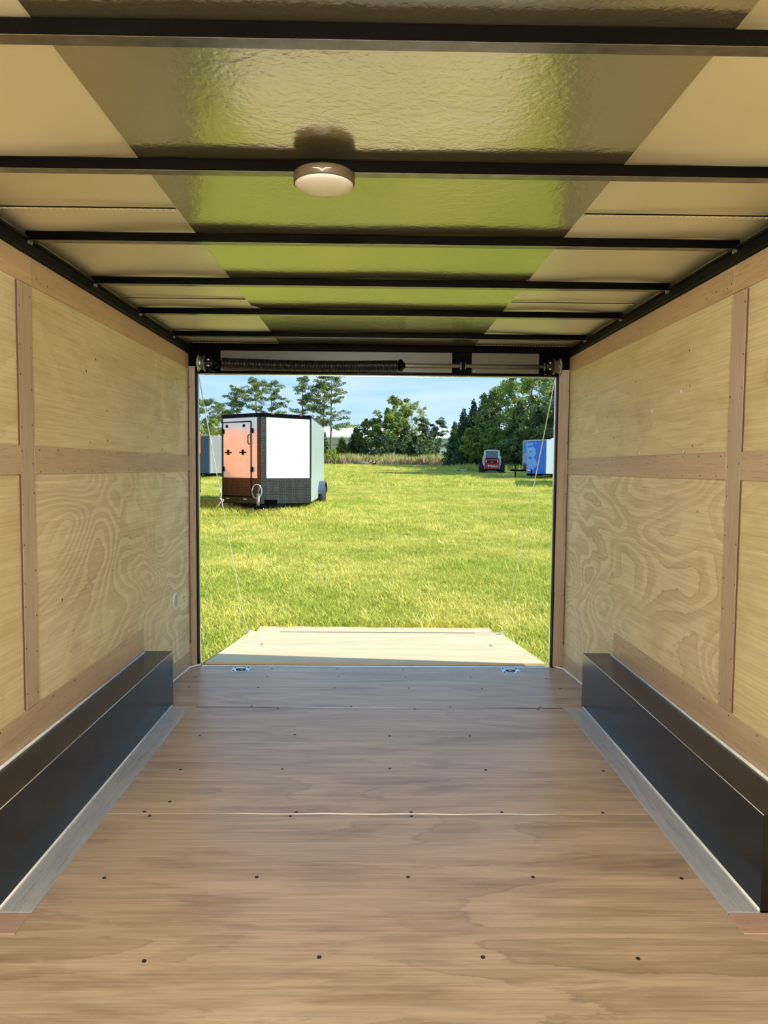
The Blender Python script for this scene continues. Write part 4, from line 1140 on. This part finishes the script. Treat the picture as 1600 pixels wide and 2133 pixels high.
T_('leafy_tree', 'broad', wx(824, 102), 102, ht(814, 102), 2.0, 25, 'tall leafy tree in the middle of the far tree line', GCn, leaf='broad', low=.3, n=5200)
T_('pale_tree', 'broad', wx(860, 106), 106, ht(828, 106), 2.5, 26, 'pale airy tree right of the tall leafy one', GCn, leaf='light', low=.35, n=3200, size=.18)
T_('evergreen_tree', 'cone', wx(845, 100), 100, ht(880, 100), 2.3, 27, 'dark shrubby cedar under the tall leafy tree', GCn, leaf='dark', n=3600)
T_('evergreen_tree', 'pine', wx(882, 101), 101, ht(866, 101), 1.9, 28, 'small dark pine right of the pale tree', GCn, leaf='dark', low=.08, n=4600)
T_('evergreen_tree', 'pine', wx(912, 100), 100, ht(870, 100), 1.8, 29, 'small dark pine beside the bright gap', GCn, leaf='dark', low=.08, n=4600)
T_('evergreen_shrub', 'broad', wx(790, 99), 99, ht(900, 99), 2.6, 30, 'dark shrub at the foot of the leafy trees', GCn, leaf='dark', low=.0, n=3600)
T_('evergreen_shrub', 'broad', wx(868, 99), 99, ht(902, 99), 2.8, 31, 'dark shrub under the small pines', GCn, leaf='dark', low=.0, n=3600)
T_('evergreen_shrub', 'cone', wx(712, 101), 101, ht(905, 101), 1.8, 32, 'rounded dark shrub before the building wall', GCn, leaf='broad', n=2600)
T_('lime_shrub', 'broad', wx(691, 92), 92, ht(932, 92), .75, 33, 'bright lime shrub in the tall weeds by the white trailer', None, leaf='lime', low=.0, n=1300, size=.14, cat='shrub')
# right mass, rising to the right
R_ = [
 ('evergreen_tree', 'cone', 948, 876, 90, 1.9, 'dark', 'dark cedar at the left end of the tree mass'),
 ('evergreen_tree', 'cone', 966, 852, 88, 2.0, 'dark', 'dark cedar second from the left end of the tree mass'),
 ('evergreen_tree', 'cone', 985, 832, 87, 2.1, 'dark', 'dark pointed cedar left of the tallest ones'),
 ('evergreen_tree', 'cone', 1003, 820, 88, 2.1, 'dark', 'dark spiky cedar with a double tip'),
 ('evergreen_tree', 'cone', 1020, 815, 86, 2.2, 'dark', 'dark spiky cedar above the loader'),
 ('evergreen_tree', 'broad', 1040, 800, 84, 3.0, 'pine', 'tall dark tree whose crown meets the header'),
 ('broadleaf_tree', 'broad', 1066, 778, 86, 3.2, 'broad', 'tall broadleaf tree cut by the header'),
 ('broadleaf_tree', 'broad', 1100, 760, 80, 3.4, 'broad', 'yellow-green broadleaf tree at the top right of the opening'),
 ('broadleaf_tree', 'broad', 1136, 762, 77, 3.4, 'light', 'sunlit pale broadleaf tree behind the right cable'),
 ('broadleaf_tree', 'broad', 1172, 750, 78, 3.6, 'broad', 'broadleaf tree mostly behind the right jamb'),
 ('broadleaf_tree', 'broad', 1210, 745, 76, 3.8, 'broad', 'large broadleaf tree beyond the right jamb'),
 ('evergreen_tree', 'cone', 1080, 835, 78, 2.4, 'dark', 'dark cedar over the blue trailers'),
 ('evergreen_tree', 'cone', 1122, 845, 74, 2.4, 'dark', 'dark cedar over the silver trailer'),
 ('broadleaf_shrub', 'broad', 985, 892, 82, 1.7, 'broad', 'rounded green shrub left of the loader'),
 ('broadleaf_shrub', 'broad', 1024, 890, 78, 1.9, 'broad', 'brighter green shrub behind the loader'),
 ('broadleaf_shrub', 'broad', 1062, 905, 74, 1.7, 'pine', 'rounded dark green shrub right of the loader'),
 ('broadleaf_shrub', 'broad', 1050, 880, 82, 2.2, 'broad', 'mid green shrub above the loader roof'),
 ('broadleaf_shrub', 'broad', 1100, 885, 72, 2.2, 'pine', 'dark green shrub behind the blue trailers'),
 ('broadleaf_shrub', 'broad', 1150, 880, 70, 2.4, 'pine', 'dark green shrub behind the silver trailer'),
 ('evergreen_shrub', 'cone', 962, 908, 86, 1.8, 'dark', 'low dark shrub by the bright gap'),
]
for i, (nm, kd, px, py, d, w, lf, lb) in enumerate(R_):
    T_(nm, kd, wx(px, d), d, ht(py, d)*(1.08 if kd == 'cone' else 1.03), w, 100+i, lb, GRt, leaf=lf, low=.12, n=5600 if py < 860 else 3600, size=.21)

# the tree mass goes on to the right of the doorway's view
for i, (X_, Y_, h_) in enumerate(((24.5, 52, 15.5), (27.0, 58, 17.0), (25.5, 65, 16.0), (28.5, 72, 17.0))):
    T_('broadleaf_tree', 'broad', X_, Y_, h_, 4.6, 140+i, ['big broadleaf tree beyond the silver trailer, nearest of its row', 'second big broadleaf tree beyond the silver trailer', 'third big broadleaf tree beyond the silver trailer', 'farthest big broadleaf tree beyond the silver trailer'][i], GRt, leaf='broad', low=.06, n=9000, size=.42)

def weeds():
    q = np.random.default_rng(5)
    def strip(name, n, x0, x1, y0, y1, h0, h1, w, leaf, label):
        x = q.uniform(x0, x1, n); y = q.uniform(y0, y1, n)
        clump = .55+.45*np.sin(x*.9+1.3*np.sin(y*.5))*np.sin(x*.37+y*.6); h = (h0+(h1-h0)*q.uniform(0, 1, n)*np.clip(clump+.3, .2, 1))
        az = q.uniform(0, 6.283, n); le = h*q.uniform(.05, .45, n); pa = az+1.57
        B0 = np.stack([x, y, g(y)-.02], -1); W = np.stack([np.cos(pa)*w, np.sin(pa)*w, 0*pa], -1); Tp = np.stack([np.cos(az)*le, np.sin(az)*le, h], -1)
        V = np.stack([B0-W, B0+W, B0+Tp*.6+W*1.1, B0+Tp, B0+Tp*.6-W*1.1], 1).reshape(-1, 3)
        o = obj(name, mesh_np(name, V, np.arange(5*n).reshape(n, 5)), LEAF[leaf]); tag(o, label, 'weeds', kind='stuff')
    strip('tall_weeds', 9000, -9, 17, 92, 99, .5, 1.7, .05, 'weed', 'tall green weeds along the far edge of the field')
    strip('dry_tall_grass', 9000, -8.5, 14, 91.5, 98, .4, 1.5, .035, 'dry', 'pinkish dry seed grass among the far weeds')
    strip('field_edge_grass', 7000, 8, 26, 62, 78, .2, .8, .035, 'weed', 'knee-high green grass in front of the tree mass')
weeds()

def building():
    d = 150; zb = g(110.0)-.2
    x0, x1 = wx(655, d), wx(948, d); zt = CAM[2]+(973-900)/1506.1*d; ze = CAM[2]+(973-912)/1506.1*d; zw = CAM[2]+(973-926)/1506.1*d
    e = thing('metal_building', ((x0+x1)/2, d, zb), 'long low building with a white metal roof behind the trees', 'building')
    n = 24
    for k in range(n):
        a, b2 = x0+(x1-x0)*k/n, x0+(x1-x0)*(k+1)/n-.05
        MB().add([(a, d, zw), (b2, d, zw), (b2, d, ze), (a, d, ze), (a, d+.2, zw), (b2, d+.2, zw), (b2, d+.2, ze), (a, d+.2, ze)],
                 [(0, 1, 2, 3), (7, 6, 5, 4), (0, 4, 5, 1), (3, 2, 6, 7), (0, 3, 7, 4), (1, 5, 6, 2)]).build('wall_panel', M['grey_light'], e)
    MB().box(x0, x1, d+.25, d+.5, zb, zw).build('lower_wall', M['tan_wall'], e)
    MB().add([(x0-.5, d-.6, ze-.05), (x1+.5, d-.6, ze-.05), (x1+.5, d+14, zt+1.2), (x0-.5, d+14, zt+1.2), (x0-.5, d-.6, ze+.25), (x1+.5, d-.6, ze+.25), (x1+.5, d+14, zt+1.6), (x0-.5, d+14, zt+1.6)],
             [(3, 2, 1, 0), (4, 5, 6, 7), (0, 1, 5, 4), (1, 2, 6, 5), (2, 3, 7, 6), (3, 0, 4, 7)]).build('roof', M['white_paint'], e)
    MB().box(x0, x1, d+14, d+14.3, zb, zt+1.2).build('rear_wall', M['grey_light'], e)
    for x in (x0, x1): MB().box(x-.15, x+.15, d, d+14, zb, ze).build('end_wall', M['tan_wall'], e)
    for k in range(5):
        xa = x0+3+k*5.5; MB().box(xa, xa+3.2, d+.18, d+.27, zb, zw-.4).build('bay_door', M['grey_light'], e)
M['tan_wall'] = plain('tan_wall', (.46, .38, .27), .8)
building()

def field_litter():
    x, y = wx(765, 90), 90; z = g(y)
    e = thing('fallen_log', (x, y, z), 'weathered brown log heap lying in the far weeds', 'log')
    MB().tube([(x-1.6, y-.1, z+.22), (x-.4, y, z+.30), (x+1.0, y+.2, z+.26)], [.24, .30, .20], 10).build('trunk', M['bark_grey'], e)
    for k in range(5):
        a = k*1.3; MB().tube([(x-.8+k*.45, y, z+.3), (x-.6+k*.45, y-.2, z+.75+.15*math.sin(a)), (x-.3+k*.42, y-.3, z+.9+.2*math.sin(a))], [.08, .05, .02], 6).build('branch', M['bark'], e)
    x, y = wx(968, 64), 64; z = g(y)
    e = thing('scrap_metal', (x, y, z), 'grey scrap metal lying in the grass left of the loader', 'scrap')
    MB().box(x-.4, x+.75, y-.3, y+.3, z+.05, z+.28, .04).build('drum', M['grey_light'], e)
    MB().box(x-.9, x-.3, y-.15, y+.1, z+.05, z+.16, .02).build('bracket', M['grey_panel'], e)
    MB().tube([(x-1.1, y, z+.1), (x-.2, y+.1, z+.22)], .05, 8).build('pipe', M['steel'], e)
field_litter()

# loose soil under the white trailer and worn spots
def soil():
    for (x, y, rx, ry, sd, lb) in ((-5.0, 20.6, 1.0, 1.1, 3, 'bare brown soil left of the white trailer'), (-2.2, 20.3, .9, 1.0, 5, 'pale bare soil below the white trailer corner')):
        q = np.random.default_rng(sd); m = MB(); n = 28; V = [(x, y, g(y)+.05)]
        for ring, f, dz in ((0, .6, .04), (1, 1.0, .005)):
            for k in range(n):
                a = 2*math.pi*k/n; r = f*(1+.18*math.sin(3*a+sd)+.1*math.sin(7*a+2*sd)); yy = y+ry*r*math.sin(a); V.append((x+rx*r*math.cos(a), yy, g(yy)+dz))
        F = [(0, 1+k, 1+(k+1) % n) for k in range(n)] + [(1+k, 1+n+k, 1+n+(k+1) % n, 1+(k+1) % n) for k in range(n)]
        o = MB().add(V, F, True).build('bare_soil', M['dirt']); tag(o, lb, 'soil', kind='stuff')
soil()
